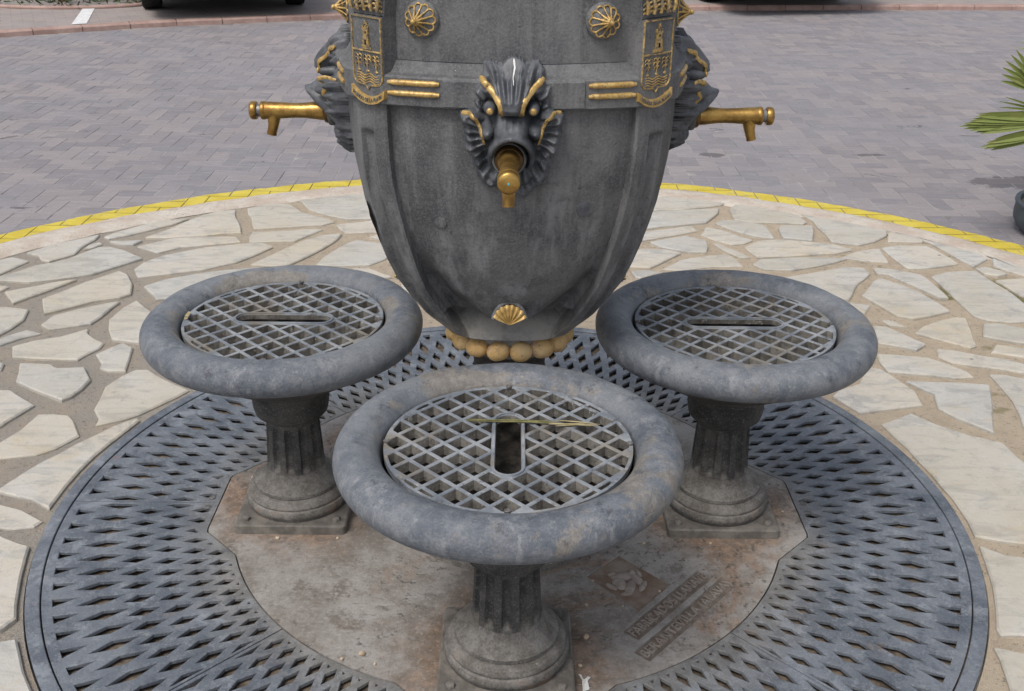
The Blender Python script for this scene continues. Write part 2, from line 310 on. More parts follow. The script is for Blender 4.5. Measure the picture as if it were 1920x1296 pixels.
MT = dict(urn=mat_urn(), mask=mat_mask(), basin=mat_basin(), ped=mat_bowl_under(), grid=mat_grid(), gridwall=mat_gridwall(), dish=mat_dish(), grate=mat_grate(), plate=mat_plate(),
          gilt=mat_gilt(), crestgold=mat_gilt('worn_crest_gold', 1.0, (.17, .15, .115)), brass=mat_brass(), bead=mat_bead(), stone=mat_stone(), mortar=mat_mortar(), edge=mat_edge(),
          brick=mat_brick('mauve_paving_brick', (.20, .19, .205), (.295, .265, .268)),
          pinkbrick=mat_brick('pinkish_bay_brick', (.33, .275, .255), (.40, .33, .305), (.30, .27, .265)),
          joint=mat_joint(), yellow=mat_yellow(),
          kerb=mat_simple('pink_kerb_stone', (.32, .215, .185), (.42, .30, .265), 6, .85),
          soil=mat_simple('gritty_soil', (.085, .07, .056), (.19, .155, .122), 35, .95, 0, .9, .1, 90),
          road=mat_simple('far_road_ground', (.25, .235, .24), (.31, .285, .285), 1, .9),
          white=mat_simple('white_road_paint', (.6, .61, .62), (.75, .75, .75), 20, .7),
          dark=mat_simple('black_hollow', (.008, .008, .008), (.015, .014, .013), 20, .95, 0, 0, .1),
          tyre=mat_simple('tyre_rubber', (.012, .012, .012), (.022, .022, .022), 30, .8),
          carpaint=mat_simple('dark_blue_car_paint', (.012, .016, .03), (.016, .02, .035), 3, .25, 0, 0, .5),
          plastic=mat_simple('black_plastic', (.012, .012, .013), (.02, .02, .02), 20, .6),
          glass=mat_simple('dark_car_glass', (.01, .012, .014), (.014, .016, .018), 3, .05, 0, 0, .5),
          alloy=mat_simple('grey_alloy', (.3, .3, .31), (.4, .4, .41), 10, .4, .8, 0, .5),
          redlamp=mat_simple('red_lamp_lens', (.25, .012, .012), (.3, .02, .018), 10, .2, 0, 0, .5),
          steel=mat_simple('dull_steel', (.16, .155, .15), (.28, .27, .26), 60, .5, .6),
          rusty=mat_simple('rusty_relief_panel', (.185, .125, .09), (.265, .225, .19), 14, .85, 0, .5),
          footplate=mat_simple('dusty_iron_foot_plate', (.115, .105, .094), (.205, .188, .168), 26, .75, 0, .5, .35, 160),
          letter=mat_simple('dusty_relief_letters', (.25, .21, .18), (.33, .295, .265), 40, .85, 0, .4),
          recess=mat_simple('darker_sunken_panel', (.145, .12, .10), (.24, .205, .175), 50, .9, 0, .5),  # panel floor coloured darker than the letters
          ribbon=mat_gilt('faded_ribbon_gold', .6, (.24, .2, .13)),
          pot=mat_simple('blue_grey_planter_metal', (.05, .062, .075), (.075, .09, .105), 9, .5),
          leaf=mat_leaf(), shrub=mat_simple('shrub_green', (.03, .06, .018), (.075, .115, .04), 14, .6, 0, 0),
          straw=mat_simple('dry_straw', (.30, .25, .12), (.42, .36, .20), 60, .7, 0, 0),
          greenstraw=mat_simple('half_dried_grass', (.13, .13, .05), (.22, .20, .09), 60, .7, 0, 0),
          pebble=mat_simple('beige_pebble', (.42, .33, .24), (.55, .46, .36), 30, .85),
          turq=mat_simple('turquoise_dot', (.05, .42, .55), (.06, .45, .58), 10, .4, 0, 0),
          bronze=mat_simple('dark_bronze', (.085, .05, .018), (.17, .10, .035), 40, .45, .7, .2, .5),
          rust=mat_simple('bare_rust', (.16, .05, .025), (.25, .09, .04), 40, .9),
          paintdrop=mat_simple('white_dropping', (.6, .6, .58), (.72, .72, .7), 40, .8),
          trunk=mat_simple('palm_trunk_fibre', (.10, .07, .04), (.18, .13, .08), 30, .9))

# ---------------------------------------------------------------- mesh helpers
def mesh_of(name, V, F, mat=None, smooth=None):
    me = bpy.data.meshes.new(name); me.from_pydata([tuple(v) for v in V], [], F); me.validate(); me.update()
    if mat is not None: me.materials.append(MT[mat])
    if smooth is not None:
        me.polygons.foreach_set('use_smooth', [True]*len(me.polygons)); me.set_sharp_from_angle(angle=R(smooth))
    return me
def ob(name, me, parent=None, loc=(0, 0, 0), rotz=0.0, mw=None):
    o = bpy.data.objects.new(name, me); col.objects.link(o); o.location = loc; o.rotation_euler = (0, 0, rotz)
    if mw is not None: o.matrix_local = mw
    if parent is not None: o.parent = parent
    return o
def thing(name, label, cat, loc=(0, 0, 0), rotz=0.0, group=None, me=None):
    o = ob(name, me, None, loc, rotz); o['label'] = label; o['category'] = cat
    if group: o['group'] = group
    return o
def struct(name, me, label=None):
    o = ob(name, me); o['kind'] = 'structure'
    if label: o['label'] = label
    return o
class MB:
    def __init__(s): s.V = []; s.F = []
    def add(s, V, F, mw=None):
        k = len(s.V)
        if mw is not None: V = [mw @ Vector(v) for v in V]
        s.V += [tuple(v) for v in V]; s.F += [tuple(i+k for i in f) for f in F]
    def box(s, c, h, mw=None, bev=0.0):
        x, y, z = h
        if not bev:
            V = [(c[0]+i*x, c[1]+j*y, c[2]+k*z) for i in (-1, 1) for j in (-1, 1) for k in (-1, 1)]
            s.add(V, [(0, 1, 3, 2), (4, 6, 7, 5), (0, 4, 5, 1), (2, 3, 7, 6), (0, 2, 6, 4), (1, 5, 7, 3)], mw); return
        bm = bmesh.new(); bmesh.ops.create_cube(bm, size=1)
        bmesh.ops.scale(bm, vec=(2*x, 2*y, 2*z), verts=bm.verts); bmesh.ops.bevel(bm, geom=bm.edges[:], offset=bev, segments=2, affect='EDGES', profile=.6)
        bmesh.ops.translate(bm, vec=c, verts=bm.verts); bm.verts.index_update()
        s.add([v.co.copy() for v in bm.verts], [[v.index for v in f.verts] for f in bm.faces], mw); bm.free()
    def lathe(s, prof, n=48, mw=None, cap=False):
        V = []; F = []
        for r, z in prof:
            for i in range(n):
                a = 2*PI*i/n; V.append((r*math.cos(a), r*math.sin(a), z))
        for j in range(len(prof)-1):
            for i in range(n):
                k = (i+1) % n; F.append((j*n+i, j*n+k, (j+1)*n+k, (j+1)*n+i))
        if cap: F.append(tuple(range(n))[::-1]); F.append(tuple(range((len(prof)-1)*n, len(prof)*n)))
        s.add(V, F, mw)
    def tube(s, P, r, n=8, mw=None, flat=1.0, cap=True, upv=None):
        P = [Vector(p) for p in P]; V = []; F = []; m = len(P)
        rs = r if isinstance(r, (list, tuple)) else [r]*m
        N = None
        for i, p in enumerate(P):
            t = (P[min(i+1, m-1)]-P[max(i-1, 0)])
            t = t.normalized() if t.length > 1e-9 else Vector((0, 0, 1))
            if N is None:
                ref = Vector(upv) if upv is not None else (Vector((0, 0, 1)) if abs(t.z) < .9 else Vector((1, 0, 0)))
                N = (ref-t*ref.dot(t)).normalized()
            else: N = (N-t*N.dot(t)).normalized()
            B = t.cross(N)
            for k in range(n):
                a = 2*PI*k/n; V.append(p+rs[i]*(math.cos(a)*N*flat+math.sin(a)*B))
        for i in range(m-1):
            for k in range(n):
                q = (k+1) % n; F.append((i*n+k, i*n+q, (i+1)*n+q, (i+1)*n+k))
        if cap: F.append(tuple(range(n))[::-1]); F.append(tuple(range((m-1)*n, m*n)))
        s.add(V, F, mw)
    def sphere(s, c, r, mw=None, u=14, v=9, sc3=(1, 1, 1)):
        V = []; F = []
        for j in range(v+1):
            t = PI*j/v
            for i in range(u):
                a = 2*PI*i/u; V.append((c[0]+r*sc3[0]*math.sin(t)*math.cos(a), c[1]+r*sc3[1]*math.sin(t)*math.sin(a), c[2]+r*sc3[2]*math.cos(t)))
        for j in range(v):
            for i in range(u):
                k = (i+1) % u; F.append((j*u+i, (j+1)*u+i, (j+1)*u+k, j*u+k))
        s.add(V, F, mw)
    def prism(s, loop, z0, z1, bev=0.0, mw=None, bottom=False):
        """loop: CCW 2d outline; solid from z0 up to z1 with a chamfered top edge"""
        n = len(loop); c = inset(loop, bev) if bev else loop
        V = [(x, y, z0) for x, y in loop]+[(x, y, z1-bev) for x, y in loop]; F = []
        for i in range(n):
            k = (i+1) % n; F.append((i, k, n+k, n+i))
        if bev:
            V += [(x, y, z1) for x, y in c]
            for i in range(n):
                k = (i+1) % n; F.append((n+i, n+k, 2*n+k, 2*n+i))
            F.append(tuple(range(2*n, 3*n)))
        else: F.append(tuple(range(n, 2*n)))
        if bottom: F.append(tuple(range(n))[::-1])
        s.add(V, F, mw)
    def me(s, name, mat, smooth=None): return mesh_of(name, s.V, s.F, mat, smooth)
    def build(s, name, mat, parent=None, smooth=None, **k): return ob(name, s.me(name, mat, smooth), parent, **k)

def area2(p): return .5*sum(p[i][0]*p[(i+1) % len(p)][1]-p[(i+1) % len(p)][0]*p[i][1] for i in range(len(p)))
def ccw(p): return list(p) if area2(p) > 0 else list(p)[::-1]
def inset(p, d):
    """move every edge of a CCW outline inwards by d (mitred, clamped)"""
    n = len(p); out = []
    for i in range(n):
        a, b, c = Vector(p[i-1]), Vector(p[i]), Vector(p[(i+1) % n])
        e1 = (b-a); e2 = (c-b)
        if e1.length < 1e-9 or e2.length < 1e-9: out.append(tuple(b)); continue
        e1.normalize(); e2.normalize()
        n1 = Vector((-e1.y, e1.x)); n2 = Vector((-e2.y, e2.x)); m = n1+n2
        if m.length < 1e-6: out.append((b.x+n1.x*d, b.y+n1.y*d)); continue
        m.normalize(); k = min(d/max(m.dot(n1), .45), 2.0*abs(d)) if d > 0 else max(d/max(m.dot(n1), .45), -2.0*abs(d))
        out.append((b.x+m.x*k, b.y+m.y*k))
    return out
def clip(poly, n, c):
    """keep the side n.p <= c of a convex outline"""
    out = []
    for i in range(len(poly)):
        a, b = poly[i], poly[(i+1) % len(poly)]
        da = n[0]*a[0]+n[1]*a[1]-c; db = n[0]*b[0]+n[1]*b[1]-c
        if da <= 0: out.append(a)
        if (da < 0 < db) or (db < 0 < da):
            t = da/(da-db); out.append((a[0]+(b[0]-a[0])*t, a[1]+(b[1]-a[1])*t))
    return out
def dedupe(p, e=4e-4):
    o = []
    for q in p:
        if not o or math.hypot(q[0]-o[-1][0], q[1]-o[-1][1]) > e: o.append(q)
    while len(o) > 1 and math.hypot(o[0][0]-o[-1][0], o[0][1]-o[-1][1]) <= e: o.pop()
    return o
def holed_plate(outer, holes, z, depth, ch=.0008, taper=1.0, outer_depth=None):
    """flat casting with real openings: top sheet, chamfered edges, walls"""
    outer = ccw(outer); holes = [ccw(h) for h in holes]
    loops = [outer]+holes
    idx = []; V = []; F = []
    tops = [outer]+[inset(h, -ch) for h in holes]
    for lp in tops:
        idx.append(list(range(len(V), len(V)+len(lp)))); V += [(x, y, z) for x, y in lp]
    tris = tessellate_polygon([[Vector((x, y, 0)) for x, y in lp] for lp in tops])
    for t in tris:
        a, b, c = (V[i] for i in t)
        s = (b[0]-a[0])*(c[1]-a[1])-(c[0]-a[0])*(b[1]-a[1])
        if abs(s) < 1e-12: continue
        F.append(tuple(t) if s > 0 else tuple(t)[::-1])
    n = len(outer); k0 = len(V); od = outer_depth or depth
    V += [(x, y, z-od) for x, y in outer]
    for i in range(n):
        k = (i+1) % n; F.append((idx[0][k], idx[0][i], k0+i, k0+k))
    for h, ix in zip(holes, idx[1:]):
        m = len(h); cx = sum(q[0] for q in h)/m; cy = sum(q[1] for q in h)/m
        a0 = len(V); V += [(x, y, z-ch*1.2) for x, y in h]
        b0 = len(V); V += [(cx+(x-cx)*taper, cy+(y-cy)*taper, z-depth) for x, y in h]
        for i in range(m):
            k = (i+1) % m
            F.append((ix[i], ix[k], a0+k, a0+i)); F.append((a0+i, a0+k, b0+k, b0+i))
    return V, F
def circle(r, n, a0=0.0, c=(0, 0)): return [(c[0]+r*math.cos(a0+2*PI*i/n), c[1]+r*math.sin(a0+2*PI*i/n)) for i in range(n)]
def sstep(a, b, x):
    t = np.clip((x-a)/(b-a), 0, 1); return t*t*(3-2*t)
def text_mesh(name, txt, size, extrude, mat, spacing=1.0):
    cu = bpy.data.curves.new(name, 'FONT'); cu.body = txt; cu.size = size; cu.extrude = extrude; cu.align_x = 'CENTER'; cu.align_y = 'CENTER'; cu.space_character = spacing
    t = bpy.data.objects.new(name, cu); col.objects.link(t)
    dg = bpy.context.evaluated_depsgraph_get(); dg.update()
    me = bpy.data.meshes.new_from_object(t.evaluated_get(dg)); bpy.data.objects.remove(t); bpy.data.curves.remove(cu)
    me.name = name; me.materials.clear(); me.materials.append(MT[mat]); return me

# ================================================================ THE SETTING
ROADZ = -0.025
IC = (0.0, 0.16)                                   # centre of the round island
mb = MB(); mb.add([(-150, -150, -.045), (150, -150, -.045), (150, 150, -.045), (-150, 150, -.045)], [(0, 1, 2, 3)])
struct('ground', mb.me('ground', 'road'))
mb = MB(); mb.add([(-16, -8, ROADZ-.0016), (16, -8, ROADZ-.0016), (16, 16, ROADZ-.0016), (-16, 16, ROADZ-.0016)], [(0, 1, 2, 3)])
road = struct('road', mb.me('road', 'joint'))

KERB = [(-9, 4.6), (-6, 6.45), (-4.56, 7.39), (-3.35, 8.09), (-1.67, 8.72), (0, 9.2), (1.6, 9.55), (3.5, 9.75), (10, 10.2)]
def kerb_y(x):
    for (x0, y0), (x1, y1) in zip(KERB[:-1], KERB[1:]):
        if x0 <= x <= x1: return y0+(y1-y0)*(x-x0)/(x1-x0)
    return KERB[0][1] if x < KERB[0][0] else KERB[-1][1]

# paving bricks laid in a square herringbone
U = 0.0935; JT = 0.0036
def brick_mesh(name, lx, ly):
    b = MB(); hx, hy = lx/2-JT/2, ly/2-JT/2
    b.prism([(-hx, -hy), (hx, -hy), (hx, hy), (-hx, hy)], -.012, 0, .0016); return b
bh = brick_mesh('brick', 2*U, U); bv = brick_mesh('brick', U, 2*U)
meh = bh.me('brick', 'brick'); mev = bv.me('brick', 'brick')
cells = []
for i in range(-86, 98):
    for j in range(-18, 114):
        s = (i+j) % 4
        if s == 0: c = ((i+1)*U+.011, (j+.5)*U+.02); hz = True
        elif s == 2: c = ((i+.5)*U+.011, (j+1)*U+.02); hz = False
        else: continue
        if math.hypot(c[0]-IC[0], c[1]-IC[1]) < 2.78 or c[1] > kerb_y(c[0])-.02: continue
        seen = c[1] > 1.6 and abs(c[0]) < .475*(c[1]+2.34)+.12
        cells.append((math.hypot(c[0], c[1]+2.34)+(0 if seen else 100), c, hz))
cells.sort(key=lambda t: t[0])
rest = MB()
for k, (d, c, hz) in enumerate(cells):
    dz = random.uniform(-.0012, .0012)
    if k < 300:
        o = ob('brick', meh if hz else mev, road, (c[0], c[1], ROADZ+dz)); o.rotation_euler = (random.gauss(0, .004), random.gauss(0, .004), random.gauss(0, .006))
    else:
        b = bh if hz else bv
        rest.add([(x+c[0], y+c[1], z+ROADZ+dz) for x, y, z in b.V], b.F)
o = rest.build('brick_paving', 'brick', road); o['kind'] = 'stuff'

# yellow line painted on the bricks round the island (the joints stay open)
YR0, YR1 = 2.852, 2.992
pieces = MB()
for d, c, hz in cells:
    rr = math.hypot(c[0]-IC[0], c[1]-IC[1])
    if not (YR0-.15 < rr < YR1+.15): continue
    hx, hy = ((U-JT/2-.0004), (U/2-JT/2-.0004)) if hz else ((U/2-JT/2-.0004), (U-JT/2-.0004))
    a0 = math.atan2(c[1]-IC[1], c[0]-IC[0])
    for s in range(-4, 4):
        a, b = a0+s*.016, a0+(s+1)*.016
        wob = .004*math.sin(a*37)+.003*math.sin(a*91)+.005*noise.noise(Vector((a*120, 0, 0)))
        q = [(IC[0]+r*math.cos(t), IC[1]+r*math.sin(t)) for r, t in ((YR0+wob, a), (YR1+wob, a), (YR1+wob, b), (YR0+wob, b))]
        for n, cc in (((1, 0), c[0]+hx), ((-1, 0), -(c[0]-hx)), ((0, 1), c[1]+hy), ((0, -1), -(c[1]-hy))):
            q = clip(q, n, cc)
            if len(q) < 3: break
        if len(q) >= 3 and abs(area2(q)) > 1e-6:
            q = ccw(q); pieces.add([(x, y, ROADZ+.0034) for x, y in q], [tuple(range(len(q)))])
pl = pieces.build('painted_line', 'yellow', road); pl['label'] = 'yellow painted line round the paved island'

# round island: mortar bed, plastered edge, flagstones
RING_IN = 1.165
mb = MB(); mb.lathe([(RING_IN-.06, -.045), (RING_IN-.005, -.045), (RING_IN, -.0075), (1.9, -.0075), (2.74, -.0075)], 160)
mb.V = [(x, y+IC[1]*float(sstep(1.3, 2.6, math.hypot(x, y))), z) for x, y, z in mb.V]
island = struct('pavement', mb.me('pavement', 'mortar'))
V = []; F = []; n = 260; prof = [(2.66, -.006), (2.70, .0015), (2.755, .004), (2.80, .0005), (2.838, -.008), (2.858, -.020), (2.863, -.034)]
for j, (r, z) in enumerate(prof):
    for i in range(n):
        a = 2*PI*i/n; w = noise.noise(Vector((4*math.cos(a), 4*math.sin(a), j*.3)))*.016+noise.noise(Vector((21*math.cos(a), 21*math.sin(a), j*.6)))*.012
        zz = z+noise.noise(Vector((30*math.cos(a), 30*math.sin(a), j*.9)))*.004*(j < 5)
        V.append((IC[0]+(r+w*(j > 0))*math.cos(a), IC[1]+(r+w*(j > 0))*math.sin(a), zz))
for j in range(len(prof)-1):
    for i in range(n):
        k = (i+1) % n; F.append((j*n+i, j*n+k, (j+1)*n+k, (j+1)*n+i))
ed = ob('plastered_edge', mesh_of('plastered_edge', V, F, 'edge', 50), island); ed['label'] = 'lumpy beige plaster edge of the round island'
STONES = [
 [(-2.112,1.748),(-2.051,1.795),(-1.967,1.752),(-1.992,1.688),(-2.023,1.607),(-2.045,1.576)],
 [(-2.016,1.843),(-1.957,1.940),(-1.795,2.082),(-1.793,2.023),(-1.817,1.931),(-1.814,1.836),(-1.886,1.748),(-1.924,1.764),(-1.952,1.812)],
 [(-2.043,1.552),(-2.008,1.571),(-1.963,1.621),(-1.915,1.696),(-1.821,1.769),(-1.744,1.912),(-1.691,1.921),(-1.622,1.882),(-1.518,1.791),(-1.581,1.706),(-1.662,1.605),(-1.714,1.579),(-1.799,1.541),(-1.871,1.516),(-1.932,1.526),(-2.033,1.529)],
 [(-2.017,1.494),(-1.931,1.473),(-1.943,1.422),(-1.967,1.383)],
 [(-1.919,1.412),(-1.825,1.476),(-1.763,1.524),(-1.698,1.550),(-1.732,1.490),(-1.777,1.410),(-1.842,1.305),(-1.872,1.342)],
 [(-1.751,1.345),(-1.706,1.423),(-1.656,1.516),(-1.560,1.644),(-1.516,1.603),(-1.468,1.509),(-1.439,1.408),(-1.468,1.368),(-1.552,1.334),(-1.616,1.274),(-1.689,1.210),(-1.717,1.261)],
 [(-1.911,1.256),(-1.851,1.268),(-1.761,1.249),(-1.740,1.159),(-1.752,1.085),(-1.770,1.028),(-1.790,0.986)],
 [(-1.662,1.116),(-1.649,1.191),(-1.584,1.254),(-1.497,1.309),(-1.455,1.331),(-1.467,1.267),(-1.477,1.180),(-1.491,1.130),(-1.551,1.100),(-1.617,1.070)],
 [(-1.440,1.166),(-1.426,1.268),(-1.399,1.349),(-1.352,1.291),(-1.307,1.240),(-1.220,1.123),(-1.222,1.000),(-1.268,0.970),(-1.370,0.996),(-1.412,1.079)],
 [(-1.770,2.053),(-1.742,2.098),(-1.652,2.214),(-1.575,2.288),(-1.471,2.315),(-1.519,2.234),(-1.616,2.132),(-1.684,2.070),(-1.739,2.032)],
 [(-1.724,1.990),(-1.587,2.008),(-1.609,1.958),(-1.654,1.952)],
 [(-1.797,1.890),(-1.794,1.945),(-1.759,1.982),(-1.743,1.961),(-1.765,1.918)],
 [(-1.584,2.044),(-1.540,2.113),(-1.480,2.245),(-1.420,2.359),(-1.370,2.427),(-1.288,2.449),(-1.260,2.331),(-1.204,2.192),(-1.189,2.124),(-1.257,2.115),(-1.346,2.082),(-1.482,2.049)],
 [(-1.584,1.938),(-1.515,1.998),(-1.471,2.042),(-1.343,2.068),(-1.194,2.072),(-1.164,2.008),(-1.271,1.977),(-1.402,1.938),(-1.475,1.867),(-1.521,1.893)],
 [(-1.514,1.671),(-1.501,1.741),(-1.438,1.835),(-1.305,1.927),(-1.131,1.988),(-1.060,1.993),(-1.013,1.949),(-1.063,1.852),(-1.124,1.759),(-1.238,1.673),(-1.358,1.626),(-1.468,1.581),(-1.490,1.623)],
 [(-1.415,1.483),(-1.350,1.555),(-1.226,1.630),(-1.125,1.670),(-1.029,1.698),(-0.926,1.676),(-0.945,1.554),(-1.048,1.436),(-1.145,1.324),(-1.302,1.363),(-1.327,1.352),(-1.349,1.395)],
 [(-1.239,2.465),(-1.143,2.554),(-1.050,2.540),(-0.969,2.415),(-0.843,2.337),(-0.801,2.290),(-0.849,2.249),(-0.983,2.214),(-1.097,2.187),(-1.149,2.186),(-1.172,2.270)],
 [(-1.014,2.602),(-0.904,2.651),(-0.729,2.712),(-0.480,2.739),(-0.396,2.360),(-0.639,2.335),(-0.750,2.324),(-0.838,2.370),(-0.946,2.457)],
 [(-1.146,2.140),(-1.022,2.159),(-0.880,2.194),(-0.837,2.188),(-0.885,2.111),(-0.934,2.030),(-1.042,2.019),(-1.125,2.002)],
 [(-0.793,2.243),(-0.626,2.312),(-0.445,2.334),(-0.481,2.169),(-0.626,2.149),(-0.727,2.131)],
 [(-1.058,1.728),(-0.989,1.854),(-0.914,2.002),(-0.825,2.098),(-0.746,2.123),(-0.763,2.013),(-0.825,1.873),(-0.894,1.746),(-0.933,1.713)],
 [(-0.779,1.821),(-0.755,1.902),(-0.708,2.001),(-0.668,2.052),(-0.542,2.013),(-0.481,1.924),(-0.521,1.815),(-0.577,1.749),(-0.688,1.733),(-0.794,1.742)],
 [(-0.619,2.090),(-0.566,2.136),(-0.501,2.123),(-0.493,2.050),(-0.567,2.062)],
 [(-0.638,1.696),(-0.571,1.698),(-0.510,1.638),(-0.471,1.609),(-0.532,1.565),(-0.606,1.623)],
 [(-0.432,1.568),(-0.383,1.605),(-0.327,1.455),(-0.343,1.444),(-0.414,1.470)],
 [(-1.768,0.953),(-1.748,1.004),(-1.695,1.071),(-1.636,1.044),(-1.689,1.001),(-1.734,0.945),(-1.754,0.923)],
 [(-1.687,0.933),(-1.635,0.979),(-1.550,1.018),(-1.484,1.090),(-1.473,1.048),(-1.433,1.002),(-1.388,0.967),(-1.389,0.931),(-1.419,0.869),(-1.430,0.839),(-1.496,0.838),(-1.594,0.844),(-1.654,0.851)],
 [(-1.384,0.879),(-1.353,0.936),(-1.324,0.973),(-1.279,0.934),(-1.258,0.831),(-1.247,0.757),(-1.298,0.755),(-1.334,0.775),(-1.342,0.812)],
 [(-1.705,0.812),(-1.680,0.821),(-1.658,0.805),(-1.648,0.756),(-1.673,0.739)],
 [(-1.608,0.802),(-1.554,0.799),(-1.505,0.796),(-1.469,0.768),(-1.384,0.774),(-1.335,0.691),(-1.337,0.626),(-1.353,0.577),(-1.374,0.551),(-1.474,0.611),(-1.563,0.671)],
 [(-1.621,0.608),(-1.589,0.613),(-1.556,0.610),(-1.500,0.566),(-1.444,0.517),(-1.466,0.454),(-1.483,0.416),(-1.488,0.383),(-1.510,0.359)],
 [(-1.271,0.646),(-1.245,0.725),(-1.216,0.769),(-1.173,0.770),(-1.131,0.727),(-1.066,0.674),(-1.004,0.629),(-1.026,0.584),(-1.063,0.536),(-1.109,0.468),(-1.145,0.436),(-1.215,0.401),(-1.220,0.438),(-1.256,0.500),(-1.262,0.572)],
 [(-1.450,0.297),(-1.426,0.368),(-1.410,0.462),(-1.365,0.466),(-1.315,0.457),(-1.290,0.430),(-1.239,0.342),(-1.281,0.269),(-1.320,0.232),(-1.412,0.209),(-1.441,0.205),(-1.468,0.265)],
 [(-1.096,0.431),(-1.109,0.445),(-1.164,0.393),(-1.233,0.283),(-1.292,0.187),(-1.346,0.059),(-1.339,0.041),(-1.241,0.007),(-1.178,-0.034),(-1.175,0.078),(-1.156,0.226)],
 [(-1.364,-0.007),(-1.313,-0.018),(-1.247,-0.042),(-1.175,-0.090),(-1.186,-0.113),(-1.229,-0.129),(-1.267,-0.122),(-1.314,-0.119)],
 [(-1.322,-0.150),(-1.252,-0.156),(-1.194,-0.189),(-1.161,-0.200),(-1.152,-0.245),(-1.134,-0.320),(-1.101,-0.418),(-1.082,-0.467),(-1.098,-0.509),(-1.147,-0.530)],
 [(-1.131,-0.564),(-1.082,-0.546),(-1.049,-0.535),(-1.028,-0.575),(-0.992,-0.635),(-0.944,-0.705),(-0.963,-0.738),(-1.050,-0.739)],
 [(0.735,2.734),(0.819,2.709),(0.919,2.675),(1.033,2.631),(1.015,2.600),(0.912,2.562),(0.800,2.524),(0.678,2.511),(0.589,2.525)],
 [(0.675,2.486),(0.831,2.516),(0.988,2.539),(0.976,2.470),(0.895,2.329),(0.800,2.302),(0.690,2.275),(0.600,2.233),(0.511,2.246)],
 [(1.038,2.540),(1.079,2.611),(1.173,2.568),(1.298,2.503),(1.342,2.449),(1.365,2.352),(1.344,2.327),(1.183,2.338),(1.113,2.344),(1.033,2.381),(1.036,2.439)],
 [(0.933,2.322),(0.974,2.371),(1.083,2.351),(1.159,2.298),(1.162,2.220),(1.161,2.123),(1.091,2.143),(1.007,2.215)],
 [(1.213,2.268),(1.246,2.300),(1.375,2.289),(1.358,2.196),(1.324,2.091),(1.200,2.124)],
 [(0.844,2.165),(0.884,2.273),(0.959,2.229),(1.017,2.140),(1.065,2.098),(1.015,2.053),(0.964,2.037),(0.896,2.093)],
 [(0.580,2.187),(0.710,2.237),(0.817,2.279),(0.837,2.218),(0.783,2.186),(0.672,2.130),(0.568,2.075)],
 [(0.604,2.055),(0.692,2.101),(0.776,2.140),(0.854,2.077),(0.850,2.005),(0.831,1.935),(0.765,1.933),(0.653,1.985)],
 [(0.509,1.926),(0.556,1.961),(0.663,1.951),(0.723,1.918),(0.660,1.849),(0.569,1.743),(0.465,1.753)],
 [(0.882,2.042),(0.902,2.042),(0.959,1.960),(1.009,1.879),(0.966,1.871),(0.922,1.938)],
 [(1.005,2.003),(1.089,2.084),(1.181,2.101),(1.321,2.076),(1.409,2.043),(1.464,1.981),(1.380,1.938),(1.281,1.921),(1.182,1.898),(1.042,1.880),(1.017,1.941)],
 [(0.617,1.732),(0.704,1.837),(0.829,1.894),(0.918,1.917),(0.944,1.858),(0.957,1.780),(0.832,1.770),(0.688,1.721)],
 [(1.002,1.800),(1.043,1.860),(1.177,1.878),(1.295,1.881),(1.409,1.871),(1.271,1.788),(1.143,1.734),(1.032,1.743)],
 [(0.487,1.703),(0.552,1.717),(0.608,1.694),(0.520,1.630),(0.499,1.642)],
 [(1.364,2.466),(1.471,2.400),(1.580,2.325),(1.679,2.251),(1.719,2.218),(1.696,2.237),(1.673,2.177),(1.598,2.094),(1.516,2.048),(1.452,2.060),(1.406,2.088),(1.405,2.191),(1.393,2.283),(1.397,2.379)],
 [(1.681,2.185),(1.703,2.223),(1.756,2.187),(1.797,2.151),(1.823,2.122),(1.803,2.092),(1.729,2.090),(1.650,2.088)],
 [(1.727,2.212),(1.754,2.188),(1.830,2.121),(1.902,2.052),(1.999,1.951),(2.009,1.890),(1.916,1.795),(1.888,1.880),(1.871,1.960),(1.844,2.043),(1.832,2.093),(1.789,2.158)],
 [(1.391,1.892),(1.472,1.962),(1.548,1.992),(1.589,2.001),(1.581,1.871),(1.575,1.837),(1.478,1.854)],
 [(1.603,2.015),(1.670,2.045),(1.805,2.042),(1.833,1.973),(1.855,1.892),(1.861,1.826),(1.793,1.798),(1.691,1.770),(1.631,1.768),(1.620,1.845),(1.608,1.939)],
 [(1.065,1.628),(1.215,1.693),(1.372,1.773),(1.451,1.763),(1.460,1.700),(1.385,1.601),(1.289,1.416),(1.260,1.448),(1.055,1.580)],
 [(1.488,1.764),(1.548,1.753),(1.655,1.693),(1.670,1.633),(1.682,1.448),(1.650,1.442),(1.624,1.503),(1.582,1.583),(1.528,1.690),(1.487,1.701)],
 [(1.353,1.462),(1.443,1.615),(1.479,1.646),(1.538,1.582),(1.589,1.502),(1.619,1.402),(1.638,1.317),(1.552,1.274),(1.475,1.241),(1.426,1.265),(1.391,1.364)],
 [(1.696,1.682),(1.788,1.734),(1.903,1.750),(1.926,1.628),(1.951,1.500),(1.954,1.368),(1.915,1.242),(1.827,1.225),(1.751,1.238),(1.714,1.278),(1.708,1.383),(1.707,1.539)],
 [(2.037,1.908),(2.022,1.925),(2.060,1.882),(2.120,1.808),(2.109,1.681),(2.074,1.705),(2.024,1.779),(2.003,1.817)],
 [(1.917,1.776),(1.960,1.790),(2.004,1.753),(2.020,1.716),(1.973,1.690),(1.924,1.713)],
 [(1.942,1.646),(2.010,1.660),(2.106,1.675),(2.005,1.445),(1.973,1.489),(1.955,1.581)],
 [(1.287,1.394),(1.361,1.374),(1.317,1.299),(1.298,1.330)],
 [(1.359,1.233),(1.398,1.229),(1.425,1.175),(1.369,1.188)],
